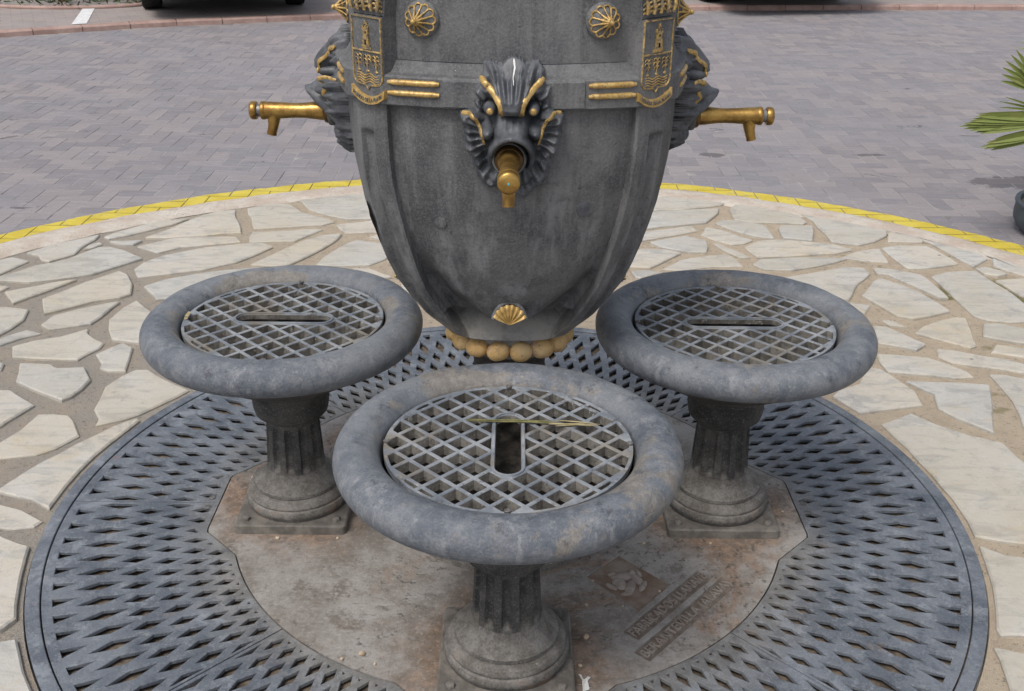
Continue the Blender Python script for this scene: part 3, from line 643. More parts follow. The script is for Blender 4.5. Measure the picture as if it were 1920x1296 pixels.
 [(1.443,1.117),(1.486,1.177),(1.564,1.228),(1.637,1.260),(1.677,1.256),(1.654,1.147),(1.620,1.015),(1.592,0.996),(1.521,1.053)],
 [(1.308,1.173),(1.353,1.165),(1.391,1.108),(1.423,1.052),(1.445,1.020),(1.400,0.974),(1.348,1.000),(1.284,1.030)],
 [(1.717,1.203),(1.776,1.200),(1.848,1.162),(1.890,1.139),(1.835,1.016),(1.787,1.038),(1.722,1.068),(1.672,1.091)],
 [(1.651,0.971),(1.691,1.031),(1.740,1.018),(1.819,0.980),(1.791,0.917),(1.734,0.934)],
 [(1.472,0.989),(1.531,0.977),(1.612,0.931),(1.675,0.910),(1.723,0.873),(1.757,0.840),(1.738,0.799),(1.688,0.810),(1.626,0.837),(1.543,0.861),(1.484,0.880),(1.456,0.927)],
 [(1.252,0.940),(1.326,0.933),(1.413,0.913),(1.468,0.859),(1.505,0.810),(1.515,0.770),(1.451,0.764),(1.386,0.783),(1.316,0.793),(1.243,0.804),(1.241,0.879)],
 [(1.188,0.828),(1.223,0.820),(1.242,0.788),(1.265,0.724),(1.287,0.663),(1.279,0.574),(1.202,0.554),(1.127,0.535),(1.072,0.520),(1.045,0.569),(1.016,0.627),(1.044,0.665),(1.118,0.713)],
 [(1.283,0.737),(1.367,0.731),(1.456,0.729),(1.544,0.715),(1.496,0.571),(1.431,0.405),(1.398,0.444),(1.351,0.497),(1.318,0.553),(1.342,0.649),(1.316,0.687)],
 [(1.576,0.795),(1.626,0.792),(1.676,0.765),(1.731,0.742),(1.571,0.388),(1.535,0.440),(1.558,0.523),(1.577,0.617),(1.577,0.700)],
 [(1.115,0.454),(1.225,0.523),(1.284,0.448),(1.346,0.395),(1.433,0.347),(1.440,0.278),(1.468,0.149),(1.328,-0.161),(1.280,-0.149),(1.220,-0.134),(1.172,-0.118),(1.177,-0.048),(1.177,0.053),(1.165,0.173),(1.144,0.314)],
 [(1.168,-0.157),(1.178,-0.169),(1.215,-0.198),(1.297,-0.211),(1.165,-0.503),(1.133,-0.489),(1.106,-0.487),(1.081,-0.490),(1.082,-0.466),(1.099,-0.425),(1.111,-0.391),(1.135,-0.314),(1.153,-0.240)],
 [(1.052,-0.529),(1.074,-0.536),(1.140,-0.560),(1.072,-0.712),(1.018,-0.713),(1.039,-0.637),(1.049,-0.567)],
 [(-0.004,-1.843),(0.112,-1.941),(0.324,-1.700),(0.329,-1.664),(0.239,-1.553),(-0.025,-1.670)],
 [(-1.689,-1.172),(-1.646,-1.077),(-1.676,-0.982),(-1.886,-0.958),(-1.985,-1.053),(-1.993,-1.144),(-1.940,-1.214)],
 [(1.032,-2.329),(1.066,-2.345),(1.412,-2.165),(1.422,-2.159),(1.117,-2.050)],
 [(0.235,2.639),(0.115,2.624),(0.043,2.558),(0.147,2.306),(0.338,2.450)],
 [(-0.622,-1.666),(-0.645,-1.717),(-0.589,-2.046),(-0.443,-2.074),(-0.382,-1.979),(-0.453,-1.716)],
 [(1.853,0.494),(1.714,0.454),(1.813,0.190),(1.947,0.180),(2.033,0.393)],
 [(-0.211,1.697),(-0.342,1.625),(-0.161,1.258),(-0.088,1.296),(-0.014,1.539),(-0.200,1.695)],
 [(0.706,-1.777),(0.839,-1.871),(0.917,-1.854),(0.962,-1.682),(0.780,-1.561),(0.662,-1.602)],
 [(-1.203,-1.431),(-1.163,-1.445),(-0.902,-1.329),(-0.903,-1.211),(-1.062,-1.180),(-1.214,-1.324),(-1.213,-1.418)],
 [(1.986,-1.693),(1.982,-1.458),(1.925,-1.407),(1.723,-1.522),(1.664,-1.667),(1.762,-1.873),(1.764,-1.873)],
 [(-1.032,-1.831),(-1.038,-1.688),(-1.193,-1.484),(-1.201,-1.481),(-1.346,-1.778),(-1.297,-1.865),(-1.051,-1.882)],
 [(0.187,-2.121),(0.240,-2.244),(0.414,-2.350),(0.480,-2.319),(0.552,-2.134),(0.464,-2.064)],
 [(1.600,-0.070),(1.528,-0.135),(1.553,-0.434),(1.629,-0.443),(1.915,-0.295),(1.926,-0.266)],
 [(1.217,-1.462),(1.423,-1.286),(1.433,-1.194),(1.404,-1.135),(1.213,-1.101),(1.070,-1.258)],
 [(-1.813,-0.416),(-1.833,-0.578),(-1.544,-0.727),(-1.531,-0.719),(-1.467,-0.520),(-1.524,-0.407)],
 [(2.301,-0.779),(2.257,-0.694),(2.066,-0.665),(1.954,-0.750),(2.005,-0.924),(2.174,-0.933)],
 [(0.136,2.200),(0.046,2.126),(0.086,1.959),(0.209,1.840),(0.288,1.843),(0.438,2.022)],
 [(1.722,-1.911),(1.619,-1.695),(1.368,-1.702),(1.354,-1.781),(1.555,-2.071),(1.577,-2.056)],
 [(1.453,-1.115),(1.486,-1.183),(1.807,-1.138),(1.640,-0.908),(1.546,-0.900)],
 [(-2.246,0.711),(-2.460,0.755),(-2.589,0.380),(-2.437,0.320),(-2.257,0.449)],
 [(-2.229,-0.372),(-2.257,-0.459),(-2.107,-0.648),(-1.986,-0.656),(-1.901,-0.587),(-1.876,-0.392),(-1.940,-0.317)],
 [(-1.620,-0.981),(-1.594,-1.063),(-1.385,-1.094),(-1.273,-0.899),(-1.275,-0.892),(-1.508,-0.756),(-1.528,-0.769)],
 [(1.988,-0.259),(1.960,-0.333),(2.074,-0.603),(2.236,-0.628),(2.310,-0.483),(2.058,-0.207)],
 [(-0.685,-1.711),(-0.654,-1.643),(-0.694,-1.564),(-0.990,-1.676),(-0.983,-1.830)],
 [(2.422,0.867),(2.419,0.870),(2.229,0.894),(2.101,0.784),(2.216,0.628),(2.424,0.696)],
 [(0.062,-1.980),(-0.021,-1.910),(-0.333,-2.006),(-0.408,-2.123),(-0.374,-2.195),(-0.202,-2.269),(0.104,-2.088)],
 [(-0.433,2.634),(-0.228,2.489),(-0.087,2.574),(-0.209,2.745)],
 [(-1.687,-0.076),(-1.864,-0.175),(-1.888,-0.282),(-1.825,-0.357),(-1.533,-0.347),(-1.508,-0.261),(-1.553,-0.131)],
 [(-2.242,0.403),(-2.394,0.296),(-2.297,0.067),(-2.054,0.094),(-2.047,0.104),(-2.081,0.355)],
 [(-1.869,-1.513),(-1.774,-1.777),(-1.774,-1.777),(-1.627,-1.684),(-1.598,-1.465),(-1.621,-1.444)],
 [(-1.744,0.172),(-1.987,0.070),(-1.885,-0.110),(-1.728,-0.021)],
 [(2.387,0.190),(2.394,0.251),(2.143,0.407),(2.106,0.389),(2.014,0.160),(2.094,0.060)],
 [(1.638,-0.499),(1.545,-0.487),(1.481,-0.540),(1.453,-0.723),(1.548,-0.855),(1.636,-0.861),(1.797,-0.713)],
 [(1.338,-1.638),(1.616,-1.630),(1.661,-1.519),(1.447,-1.342),(1.247,-1.512),(1.247,-1.529)],
 [(-0.591,-1.617),(-0.431,-1.664),(-0.221,-1.517),(-0.229,-1.442),(-0.480,-1.309),(-0.648,-1.503)],
 [(-0.709,-1.095),(-0.809,-1.119),(-0.842,-1.162),(-0.840,-1.320),(-0.671,-1.447),(-0.519,-1.271),(-0.527,-1.199)],
 [(-1.188,-0.529),(-1.416,-0.529),(-1.476,-0.715),(-1.262,-0.840),(-1.137,-0.702)],
 [(-0.468,-2.118),(-0.621,-2.090),(-0.651,-2.100),(-0.789,-2.291),(-0.606,-2.495),(-0.602,-2.496),(-0.563,-2.497),(-0.416,-2.228)],
 [(-2.275,1.167),(-2.294,1.169),(-2.488,1.013),(-2.525,0.885),(-2.470,0.810),(-2.230,0.761),(-2.168,0.803),(-2.132,0.986)],
 [(1.020,-1.694),(0.978,-1.855),(1.081,-1.939),(1.308,-1.767),(1.322,-1.691),(1.214,-1.563)],
 [(0.109,2.272),(0.003,2.525),(-0.043,2.531),(-0.205,2.433),(-0.231,2.282),(-0.136,2.159),(-0.011,2.154),(0.103,2.247)],
 [(1.125,-2.009),(1.448,-2.142),(1.487,-2.105),(1.305,-1.844),(1.118,-1.985)],
 [(-1.352,-1.895),(-1.409,-1.795),(-1.603,-1.749),(-1.760,-1.847),(-1.742,-1.927),(-1.686,-1.973),(-1.453,-2.064)],
 [(0.211,1.244),(0.244,1.496),(0.069,1.563),(0.051,1.556),(-0.025,1.305)],
 [(-1.577,-1.110),(-1.620,-1.204),(-1.558,-1.406),(-1.550,-1.413),(-1.275,-1.403),(-1.277,-1.303),(-1.378,-1.139)],
 [(-0.144,2.108),(-0.231,2.011),(-0.179,1.755),(0.022,1.950),(-0.015,2.103)],
 [(0.385,2.401),(0.165,2.235),(0.475,2.052),(0.507,2.106),(0.495,2.395)],
 [(1.417,-0.771),(1.167,-0.859),(1.236,-1.058),(1.406,-1.088),(1.495,-0.880)],
 [(0.786,-1.910),(0.660,-1.822),(0.516,-1.910),(0.493,-2.014),(0.589,-2.091),(0.691,-2.080)],
 [(-0.870,-1.370),(-1.116,-1.479),(-1.014,-1.613),(-0.713,-1.499),(-0.713,-1.487)],
 [(0.183,-2.290),(0.122,-2.149),(-0.156,-2.313),(-0.110,-2.453),(0.070,-2.493)],
 [(-2.308,0.008),(-2.352,-0.121),(-2.235,-0.315),(-1.958,-0.262),(-1.938,-0.173),(-2.057,0.036)],
 [(-0.058,-1.846),(-0.082,-1.655),(-0.184,-1.556),(-0.391,-1.700),(-0.328,-1.930)],
 [(0.284,-1.519),(0.364,-1.618),(0.594,-1.569),(0.521,-1.361),(0.356,-1.315),(0.308,-1.331),(0.298,-1.342)],
 [(2.521,-0.049),(2.409,0.131),(2.114,0.000),(2.105,-0.128),(2.463,-0.128)],
 [(1.899,-0.710),(2.020,-0.619),(1.914,-0.369),(1.686,-0.487),(1.852,-0.709)],
 [(-1.032,-2.174),(-0.895,-2.269),(-0.829,-2.261),(-0.714,-2.101),(-1.006,-1.949)],
 [(-1.917,0.652),(-2.160,0.735),(-2.195,0.712),(-2.205,0.456),(-2.066,0.414),(-1.933,0.471)],
 [(1.107,-0.854),(0.966,-0.792),(0.916,-0.839),(0.805,-1.060),(0.818,-1.116),(0.923,-1.213),(1.017,-1.231),(1.177,-1.055)],
 [(0.146,1.820),(0.057,1.907),(-0.126,1.730),(0.033,1.596)],
 [(-2.012,-0.989),(-1.941,-0.921),(-1.999,-0.709),(-2.097,-0.702),(-2.194,-0.867)],
 [(0.341,-1.743),(0.140,-1.972),(0.174,-2.060),(0.455,-2.003),(0.478,-1.898)],
 [(2.119,-0.205),(2.346,-0.453),(2.419,-0.409),(2.424,-0.204)],
 [(-2.156,-0.672),(-2.295,-0.497),(-2.360,-0.534),(-2.397,-0.716),(-2.270,-0.859),(-2.267,-0.859)],
 [(-1.867,-0.911),(-1.677,-0.932),(-1.603,-0.763),(-1.859,-0.631),(-1.928,-0.687)],
 [(1.955,0.138),(1.802,0.149),(1.632,-0.009),(1.975,-0.215),(2.038,-0.170),(2.054,-0.140),(2.064,0.002)],
 [(0.982,-2.297),(1.069,-2.014),(1.067,-2.008),(0.946,-1.910),(0.827,-1.936),(0.740,-2.092),(0.898,-2.291)],
 [(-2.038,-1.118),(-2.032,-1.055),(-2.242,-0.914),(-2.272,-0.923),(-2.348,-1.022),(-2.349,-1.195)],
 [(-1.254,-2.255),(-1.089,-2.167),(-1.062,-1.932),(-1.296,-1.916),(-1.399,-2.089),(-1.319,-2.220)],
 [(-1.980,-1.241),(-2.032,-1.172),(-2.321,-1.244),(-2.136,-1.468),(-2.008,-1.423)],
 [(2.156,0.597),(2.044,0.748),(1.975,0.757),(1.864,0.543),(2.062,0.431),(2.125,0.462)],
 [(0.801,-1.188),(0.579,-1.328),(0.656,-1.548),(0.763,-1.511),(0.854,-1.236)],
 [(0.835,-1.520),(1.003,-1.632),(1.171,-1.520),(0.999,-1.281),(0.919,-1.265)],
 [(-0.037,-1.620),(0.222,-1.505),(0.233,-1.370),(-0.079,-1.319),(-0.162,-1.431),(-0.154,-1.507)],
 [(-1.735,0.268),(-1.738,0.304),(-1.905,0.425),(-2.018,0.377),(-1.986,0.140),(-1.753,0.237)],
 [(0.694,-2.136),(0.614,-2.145),(0.545,-2.324),(0.722,-2.395),(0.830,-2.309)],
 [(2.235,0.954),(2.413,0.932),(2.427,1.164),(2.297,1.265),(2.235,1.266),(2.174,1.215)],
 [(0.281,2.663),(0.390,2.463),(0.493,2.458),(0.516,2.694),(0.373,2.762)],
 [(-1.468,0.135),(-1.676,0.232),(-1.697,0.196),(-1.678,-0.032),(-1.545,-0.087),(-1.443,0.075)],
 [(-1.042,-1.123),(-0.884,-1.154),(-0.848,-1.106),(-0.961,-0.944),(-1.071,-0.992)],
 [(-1.399,-1.733),(-1.265,-1.458),(-1.545,-1.469),(-1.574,-1.691)],
 [(0.644,-1.761),(0.610,-1.625),(0.372,-1.676),(0.367,-1.712),(0.492,-1.854)],
 [(-1.690,-1.239),(-1.925,-1.279),(-1.948,-1.432),(-1.902,-1.467),(-1.642,-1.395)],
 [(0.267,1.532),(0.380,1.594),(0.284,1.789),(0.192,1.785),(0.097,1.597)],
 [(2.159,-0.984),(1.997,-0.975),(1.889,-1.139),(1.889,-1.153),(1.945,-1.252),(2.174,-1.127)],
 [(-0.973,-0.900),(-0.943,-0.791),(-1.102,-0.731),(-1.235,-0.877),(-1.233,-0.884),(-1.084,-0.948)],
 [(2.428,0.293),(2.495,0.359),(2.505,0.596),(2.451,0.657),(2.217,0.580),(2.186,0.443)],
 [(-0.664,-2.056),(-0.663,-2.056),(-0.709,-1.788),(-0.976,-1.894)],
 [(1.495,-1.232),(1.488,-1.298),(1.699,-1.473),(1.901,-1.358),(1.900,-1.283),(1.844,-1.184)],
 [(-1.244,-1.267),(-1.101,-1.132),(-1.127,-1.010),(-1.240,-0.961),(-1.333,-1.122)],
 [(1.705,-0.898),(1.850,-1.099),(1.960,-0.932),(1.906,-0.749),(1.868,-0.748)],
]

def rough_outline(p, step=.055, amp=.0055):
    p = ccw(p); o = []
    for i in range(len(p)):
        a, b = Vector(p[i]), Vector(p[(i+1) % len(p)]); L = (b-a).length; m = max(1, int(L/step))
        for k in range(m):
            q = a+(b-a)*(k/m)
            w = 1.0 if k else .5
            o.append((q.x+noise.noise(Vector((q.x*19, q.y*19, 1.7)))*amp*w*1.6, q.y+noise.noise(Vector((q.x*19, q.y*19, 9.1)))*amp*w*1.6))
    return dedupe(o, .004)
for i, p in enumerate(STONES):
    b = MB(); q = rough_outline(p); top = random.uniform(.0005, .006)
    b.prism(q, -.02, top, .0042)
    cx = sum(v[0] for v in q)/len(q); cy = sum(v[1] for v in q)/len(q)
    b.V = [(x-cx, y-cy, z) for x, y, z in b.V]
    o = b.build('flagstone', 'stone', island, loc=(cx, cy, 0)); o.rotation_euler = (random.gauss(0, .003), random.gauss(0, .003), 0)

# raised parking bay with its kerb
bay = MB(); n = len(KERB)
loop = [(x, y+.10) for x, y in KERB]+[(30, 40), (-30, 40)]
loop[0] = (-30, -6)
bay.add([(x, y, .028) for x, y in loop], [tuple(range(len(loop)))])
def mat_bay():
    b = NB('bay_paving'); v = b.vec(world=True, rot=(0, 0, R(-24)))
    br = b.n('ShaderNodeTexBrick'); br.inputs['Scale'].default_value = 1; br.inputs['Brick Width'].default_value = .19; br.inputs['Row Height'].default_value = .095
    br.inputs['Mortar Size'].default_value = .003; br.inputs['Color1'].default_value = (.33, .275, .255, 1); br.inputs['Color2'].default_value = (.275, .25, .245, 1); br.inputs['Mortar'].default_value = (.2, .17, .15, 1)
    b.l(v, br.inputs['Vector'])
    c = b.mix(b.ramp(b.noise(b.vec(world=True), 3, 5, .7), .4, .65, 0, .5), br.outputs['Color'], (.34, .31, .30))
    return b.out(c, .85, 0, b.bump(br.outputs['Fac'], .3, .004), .3)
MT['bay'] = mat_bay()
bayo = struct('parking_bay', bay.me('parking_bay', 'bay'))
run = 0.0; pts = [Vector((x, y)) for x, y in KERB]
seg = .425; P = []
for a, b in zip(pts[:-1], pts[1:]):
    L = (b-a).length
    while run < L: P.append(a+(b-a)*(run/L)); run += seg
    run -= L
kb = struct('kerb', None)
for a, b in zip(P[:-1], P[1:]):
    t = (b-a).normalized(); m = (a+b)/2; ang = math.atan2(t.y, t.x)
    s = MB(); L = (b-a).length/2-.003
    s.add([(-L, 0, -.05), (L, 0, -.05), (-L, 0, .018), (L, 0, .018), (-L, .012, .031), (L, .012, .031), (-L, .125, .033), (L, .125, .033), (-L, .125, -.05), (L, .125, -.05)],
          [(0, 1, 3, 2), (2, 3, 5, 4), (4, 5, 7, 6), (6, 7, 9, 8), (0, 2, 4, 6, 8), (1, 9, 7, 5, 3)])
    s.build('kerbstone', 'kerb', kb, loc=(m.x, m.y+random.uniform(-.003, .003), ROADZ+.02), rotz=ang)
mk = MB(); mk.add([(-4.07, 7.80, .0325), (-3.95, 7.86, .0325), (-4.26, 8.95, .0325), (-4.37, 8.93, .0325)], [(0, 1, 2, 3)])
m_ = mk.build('painted_marking', 'white', bayo); m_['label'] = 'short white bay marking'

# ================================================================ FLOOR GRATE ROUND THE FOUNTAIN
GP = 45.0/14
BND = [(.748, 0.0), (.748, .128), (.652, .226)]
RC = .690
def bound_r(t):
    """inner edge of the grate, t degrees off the nearest basin axis"""
    t = abs(t); c, s = math.cos(R(t)), math.sin(R(t))
    if t <= math.degrees(math.atan2(.128, .748)): return .748/c
    if t <= math.degrees(math.atan2(.226, .652)):
        (x0, y0), (x1, y1) = BND[1], BND[2]; dx, dy = x1-x0, y1-y0
        return (x0*dy-y0*dx)/(c*dy-s*dx)
    return RC
LEV = [(1.103, 1.103, 1.048), (1.056, 1.0, .945), (.957, .92, .880), (.884, .848, .812), (.817, .784, .752), (.760, .731, .706), (.714, .695, .675)]
def panel(sign):
    pts = []
    sm = .0013                                                            # open seam between neighbouring panels
    for k in range(31): d = sm/1.126; a = d+(R(45)-2*d)*k/30; pts.append((1.126*math.cos(a), 1.126*math.sin(a)))
    for k in range(45, -1, -1):
        r = bound_r(k)+.0035; d = sm/r; a = min(max(R(k), d), R(45)-d); pts.append((r*math.cos(a), r*math.sin(a)))
    outer = pts
    holes = []
    for lv, (ro, rm, ri) in enumerate(LEV):
        for k in range(-1, 15):
            t = (k+.8+(.5 if lv % 2 else 0))*GP
            if t < .2 or t > 44.9: continue
            hw = GP*(.225 if lv == 0 else .276)
            if lv == 0: q = [(1.103, t-hw), (1.103, t+hw), (ri, t)]
            else: q = [(ro, t), (rm, t+hw), (ri, t), (rm, t-hw)]
            q = ccw([(r*math.cos(R(a)), r*math.sin(R(a))) for r, a in q])
            g = .0085
            q = clip(q, (0, -1), -g)                                       # keep clear of the seams
            if len(q) >= 3: q = clip(q, (-math.sin(R(45)), math.cos(R(45))), -g)
            if len(q) < 3: continue
            rad = (math.cos(R(t)), math.sin(R(t)))
            if t > math.degrees(math.atan2(.226, .652))-2: q = clip(q, (-rad[0], -rad[1]), -(RC+.016))
            if len(q) >= 3 and t < 24: q = clip(q, (-1, 0), -(.748+.018)) if t < 12 else q
            if len(q) >= 3 and 8 < t < 26:
                dx, dy = BND[2][0]-BND[1][0], BND[2][1]-BND[1][1]; L = math.hypot(dx, dy); nx, ny = dy/L, -dx/L
                q = clip(q, (-nx, -ny), -(nx*BND[1][0]+ny*BND[1][1]+.016))
            q = dedupe(q, .0015)
            if len(q) >= 3 and abs(area2(q)) > 2.2e-5:
                q = [(x+random.gauss(0, .0005), y+random.gauss(0, .0005)) for x, y in q]; holes.append(ccw(q))
    if sign < 0:
        outer = [(x, -y) for x, y in outer]; holes = [[(x, -y) for x, y in h] for h in holes]
    V, F = holed_plate(outer, holes, 0.0, .0085, .0011, .98)
    return mesh_of('grate_panel', V, F, 'grate')
pa, pb = panel(1), panel(-1)
grate = thing('floor_grate', 'large round blue-grey cast iron grate with diamond slots set in the stone paving', 'grate')
for q in range(4):
    for me_, s in ((pa, 1), (pb, -1)):
        o = ob('grate_panel', me_, grate, (0, 0, random.uniform(-.0008, .0008)), q*PI/2)
        o.rotation_euler = (random.gauss(0, .0007), random.gauss(0, .0007), q*PI/2)
rg = MB(); rg.lathe([(1.1295, -.03), (1.1295, .001), (1.131, .0025), (1.158, .0025), (1.1605, .001), (1.1605, -.03)], 180)
rg.build('rim_ring', 'grate', grate, 40)
for q in range(4):
    for s in (-1, 1):
        for rr in (.775,):
            a = q*PI/2+s*R(1.6)*1.0; b = MB(); b.lathe([(.0085, -.001), (.0085, .0012), (.0065, .002), (.0062, .0008), (.0001, .0008)], 14)
            b.build('screw', 'steel', grate, 30, loc=(rr*math.cos(a), rr*math.sin(a), .0004))
sb = MB(); n = 120
for r, z in ((.60, -.020), (.75, -.017), (.9, -.021), (1.03, -.017), (1.135, -.021)):
    for i in range(n):
        a = 2*PI*i/n; sb.V.append((r*math.cos(a), r*math.sin(a), z+noise.noise(Vector((r*math.cos(a)*9, r*math.sin(a)*9, 0)))*.006))
for j in range(4):
    for i in range(n):
        k = (i+1) % n; sb.F.append((j*n+i, j*n+k, (j+1)*n+k, (j+1)*n+i))
so_ = sb.build('soil', 'soil', None, 60); so_['kind'] = 'structure'

# ================================================================ BASE PLATE WITH INSCRIPTION
outl = [(bound_r((k+45) % 90-45)*math.cos(R(k)), bound_r((k+45) % 90-45)*math.sin(R(k))) for k in range(0, 360, 1)]
base = thing('base_plate', 'worn grey and rust-stained round base plate with raised lettering under the fountain', 'base plate')
TXT = [('FABRICADOS LLANAVE', (.3695, -.3898), .300, .043), ('BERANTEVILLA (ALAVA)', (.4045, -.4360), .354, .0425)]
TA = math.atan2(.223, .199)
EMB = [(.185, -.294), (.27, -.209), (.382, -.321), (.297, -.418)]
def rect(c, L, h, a): return [(c[0]+x*math.cos(a)-y*math.sin(a), c[1]+x*math.sin(a)+y*math.cos(a)) for x, y in ((-L/2, -h/2), (L/2, -h/2), (L/2, h/2), (-L/2, h/2))]
holes = [rect(c, L, h, TA) for _, c, L, h in TXT]+[ccw(EMB)]
V, F = holed_plate(outl, holes, 0.0, .0065, .0012, .985, .03)
ob('plate', mesh_of('plate', V, F, 'plate'), base)
for (t, c, L, h), hl in zip(TXT, holes[:2]):
    f = MB(); q = inset(ccw(hl), -.004); f.add([(x, y, -.0052) for x, y in q], [(0, 1, 2, 3)])
    pn = f.build('inscription_panel', 'recess', base); pn['label'] = 'sunken strip reading '+t
    me = text_mesh('lettering', t, h*.80, .0022, 'letter')
    xs = [v.co.x for v in me.vertices]; wdt = max(xs)-min(xs); s = (L*.955)/wdt
    for v in me.vertices: v.co.x *= s
    ob('lettering', me, pn, (c[0], c[1], -.0034), TA)
f = MB(); q = inset(ccw(EMB), -.004); f.add([(x, y, -.0046) for x, y in q], [(0, 1, 2, 3)])
em = f.build('emblem_panel', 'rusty', base); em['label'] = 'rust-coloured sunken square with a worn animal relief'
rl = MB(); ec = (.2835, -.3105); ea = math.atan2(.097, .085)
for (x, y, rx, ry, an, hh) in ((-.012, .020, .030, .015, .2, .008), (-.020, -.008, .017, .023, .5, .008), (.004, -.020, .012, .030, -.25, .008), (.020, .012, .012, .026, .6, .007), (.034, -.012, .008, .022, -.4, .006), (.010, .036, .010, .013, .0, .008), (-.036, .026, .012, .009, 0, .007), (-.040, -.020, .007, .017, .9, .006), (.026, .036, .006, .016, .4, .005), (-.006, -.044, .014, .006, .2, .005)):
    m = Matrix.Translation((x, y, -.005)) @ Matrix.Rotation(an, 4, 'Z')
    rl.sphere((0, 0, 0), 1, m, 14, 8, (rx, ry, hh))
rl.build('animal_relief', 'letter', em, 60, loc=(ec[0], ec[1], 0), rotz=ea-.9)

# ================================================================ DRINKING BASINS
def stadium(a, r):
    o = []
    for k in range(15): t = -PI/2+PI*k/14; o.append((a+r*math.cos(t), r*math.sin(t)))
    for k in range(15): t = PI/2+PI*k/14; o.append((-a+r*math.cos(t), r*math.sin(t)))
    return o
def grid_full():
    """lattice and slot cast as one sheet: slot is one more opening"""
    rg_, gap = .2365, .0086; pit = .0432; Rh = rg_-.0075
    holes = []; h = (pit-gap)/2; hx, hy = .121, .0325
    for i in range(-8, 9):
        for j in range(-8, 9):
            u, v = (i+.5)*pit, (j+.5)*pit
            q = [((a-b)/math.sqrt(2), (a+b)/math.sqrt(2)) for a, b in ((u-h, v-h), (u+h, v-h), (u+h, v+h), (u-h, v+h))]
            cx, cy = (u-v)/math.sqrt(2), (u+v)/math.sqrt(2)
            if math.hypot(cx, cy) > Rh+.03: continue
            for k in range(60):
                a = 2*PI*k/60; q = clip(q, (math.cos(a), math.sin(a)), Rh)
                if len(q) < 3: break
            if len(q) < 3: continue
            inx = min(p[0] for p in q) < hx and max(p[0] for p in q) > -hx; iny = min(p[1] for p in q) < hy and max(p[1] for p in q) > -hy
            if inx and iny:
                mx = sum(p[0] for p in q)/len(q); my = sum(p[1] for p in q)/len(q)
                if abs(mx) < .0885: q = clip(q, (0, -1 if my > 0 else 1), -hy)
                else:
                    kx = math.copysign(.0885, mx); L = math.hypot(mx-kx, my) or 1; nx, ny = (mx-kx)/L, my/L
                    q = clip(q, (-nx, -ny), -(nx*kx+.0325))
            q = dedupe(q, .002) if len(q) >= 3 else q
            if len(q) >= 3 and abs(area2(q)) > 6e-5: holes.append(q)
    slot = stadium(.0885, .0245)
    V, F = holed_plate(circle(rg_, 96), holes+[slot], 0.0, .018, .0013, .76, .012)
    # the slot keeps straight walls
    return V, F, slot
gV, gF, slot_loop = grid_full()
# undo the taper on the slot walls (last loop)
ns = len(slot_loop); base_i = len(gV)-ns
for k in range(ns): gV[base_i+k] = (slot_loop[k][0]*.97, slot_loop[k][1]*.97, -.013)
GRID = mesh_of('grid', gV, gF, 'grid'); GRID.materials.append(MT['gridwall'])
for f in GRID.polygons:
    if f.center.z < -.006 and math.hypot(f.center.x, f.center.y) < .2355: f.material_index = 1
sm = MB(); so2 = stadium(.0885, .0315); si2 = stadium(.0885, .0253); n = len(so2)
sm.V = [(x, y, -.001) for x, y in so2]+[(x*.992, y*.985, .0028) for x, y in so2]+[(x*1.004, y*1.012, .0028) for x, y in si2]+[(x, y, -.002) for x, y in si2]
for j in range(3):
    for i in range(n):
        k = (i+1) % n; sm.F.append((j*n+i, j*n+k, (j+1)*n+k, (j+1)*n+i))
SLOT = sm.me('slot_frame', 'grid', 40)
rimb = MB(); prof = []
RCX, RCZ, RA, RB = .287, .508, .045, .041
for k in range(30):
    t = R(-88)+R(258)*k/29; prof.append((RCX+RA*math.cos(t), RCZ+RB*math.sin(t)))
prof = [(.262, .466), (.275, .467)]+prof+[(.2425, .513), (.2400, .505), (.2385, .49)]
rimb.lathe(prof, 112); RIM = rimb.me('rim', 'basin', 50)
for v in RIM.vertices:                                           # cast, slightly uneven
    n_ = noise.noise(v.co*7)*.0016+noise.noise(v.co*23)*.0007; d = Vector((v.co.x, v.co.y, 0)).normalized(); v.co += d*n_+Vector((0, 0, n_))
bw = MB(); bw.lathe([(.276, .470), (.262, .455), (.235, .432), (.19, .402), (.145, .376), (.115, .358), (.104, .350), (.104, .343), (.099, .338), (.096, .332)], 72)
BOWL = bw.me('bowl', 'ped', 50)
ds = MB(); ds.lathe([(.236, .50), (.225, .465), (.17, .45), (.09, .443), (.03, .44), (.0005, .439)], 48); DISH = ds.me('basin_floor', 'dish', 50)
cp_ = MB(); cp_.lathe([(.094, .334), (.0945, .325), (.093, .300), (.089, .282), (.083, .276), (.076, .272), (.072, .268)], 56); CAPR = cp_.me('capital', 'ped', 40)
sh = MB(); NF = 12; per = 14; zs = [.270, .258, .252, .247, .24, .225, .20, .17, .15, .142, .136, .131, .122, .110]
for z in zs:
    rr = .0645+(.270-z)*.055
    dep = float(sstep(.258, .244, z)*sstep(.128, .143, z))
    for i in range(NF*per):
        a = 2*PI*i/(NF*per); ph = (i % per)/per
        d = 0
        if .22 < ph < .78: d = math.sqrt(max(0, 1-((ph-.5)/.28)**2))
        V_ = rr-.0095*d*dep; sh.V.append((V_*math.cos(a+PI/12), V_*math.sin(a+PI/12), z))
N_ = NF*per
for j in range(len(zs)-1):
    for i in range(N_):
        k = (i+1) % N_; sh.F.append((j*N_+i, (j+1)*N_+i, (j+1)*N_+k, j*N_+k))
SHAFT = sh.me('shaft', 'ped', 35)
ft = MB(); ft.lathe([(.0725, .128), (.076, .119), (.083, .108), (.093, .098), (.104, .0905), (.1075, .088), (.1082, .080), (.1065, .078), (.113, .0765), (.1205, .072), (.1245, .064), (.1255, .059), (.1245, .056), (.129, .0535), (.1315, .045), (.130, .034), (.126, .0275), (.126, .02)], 72)
FOOT = ft.me('foot', 'ped', 32)
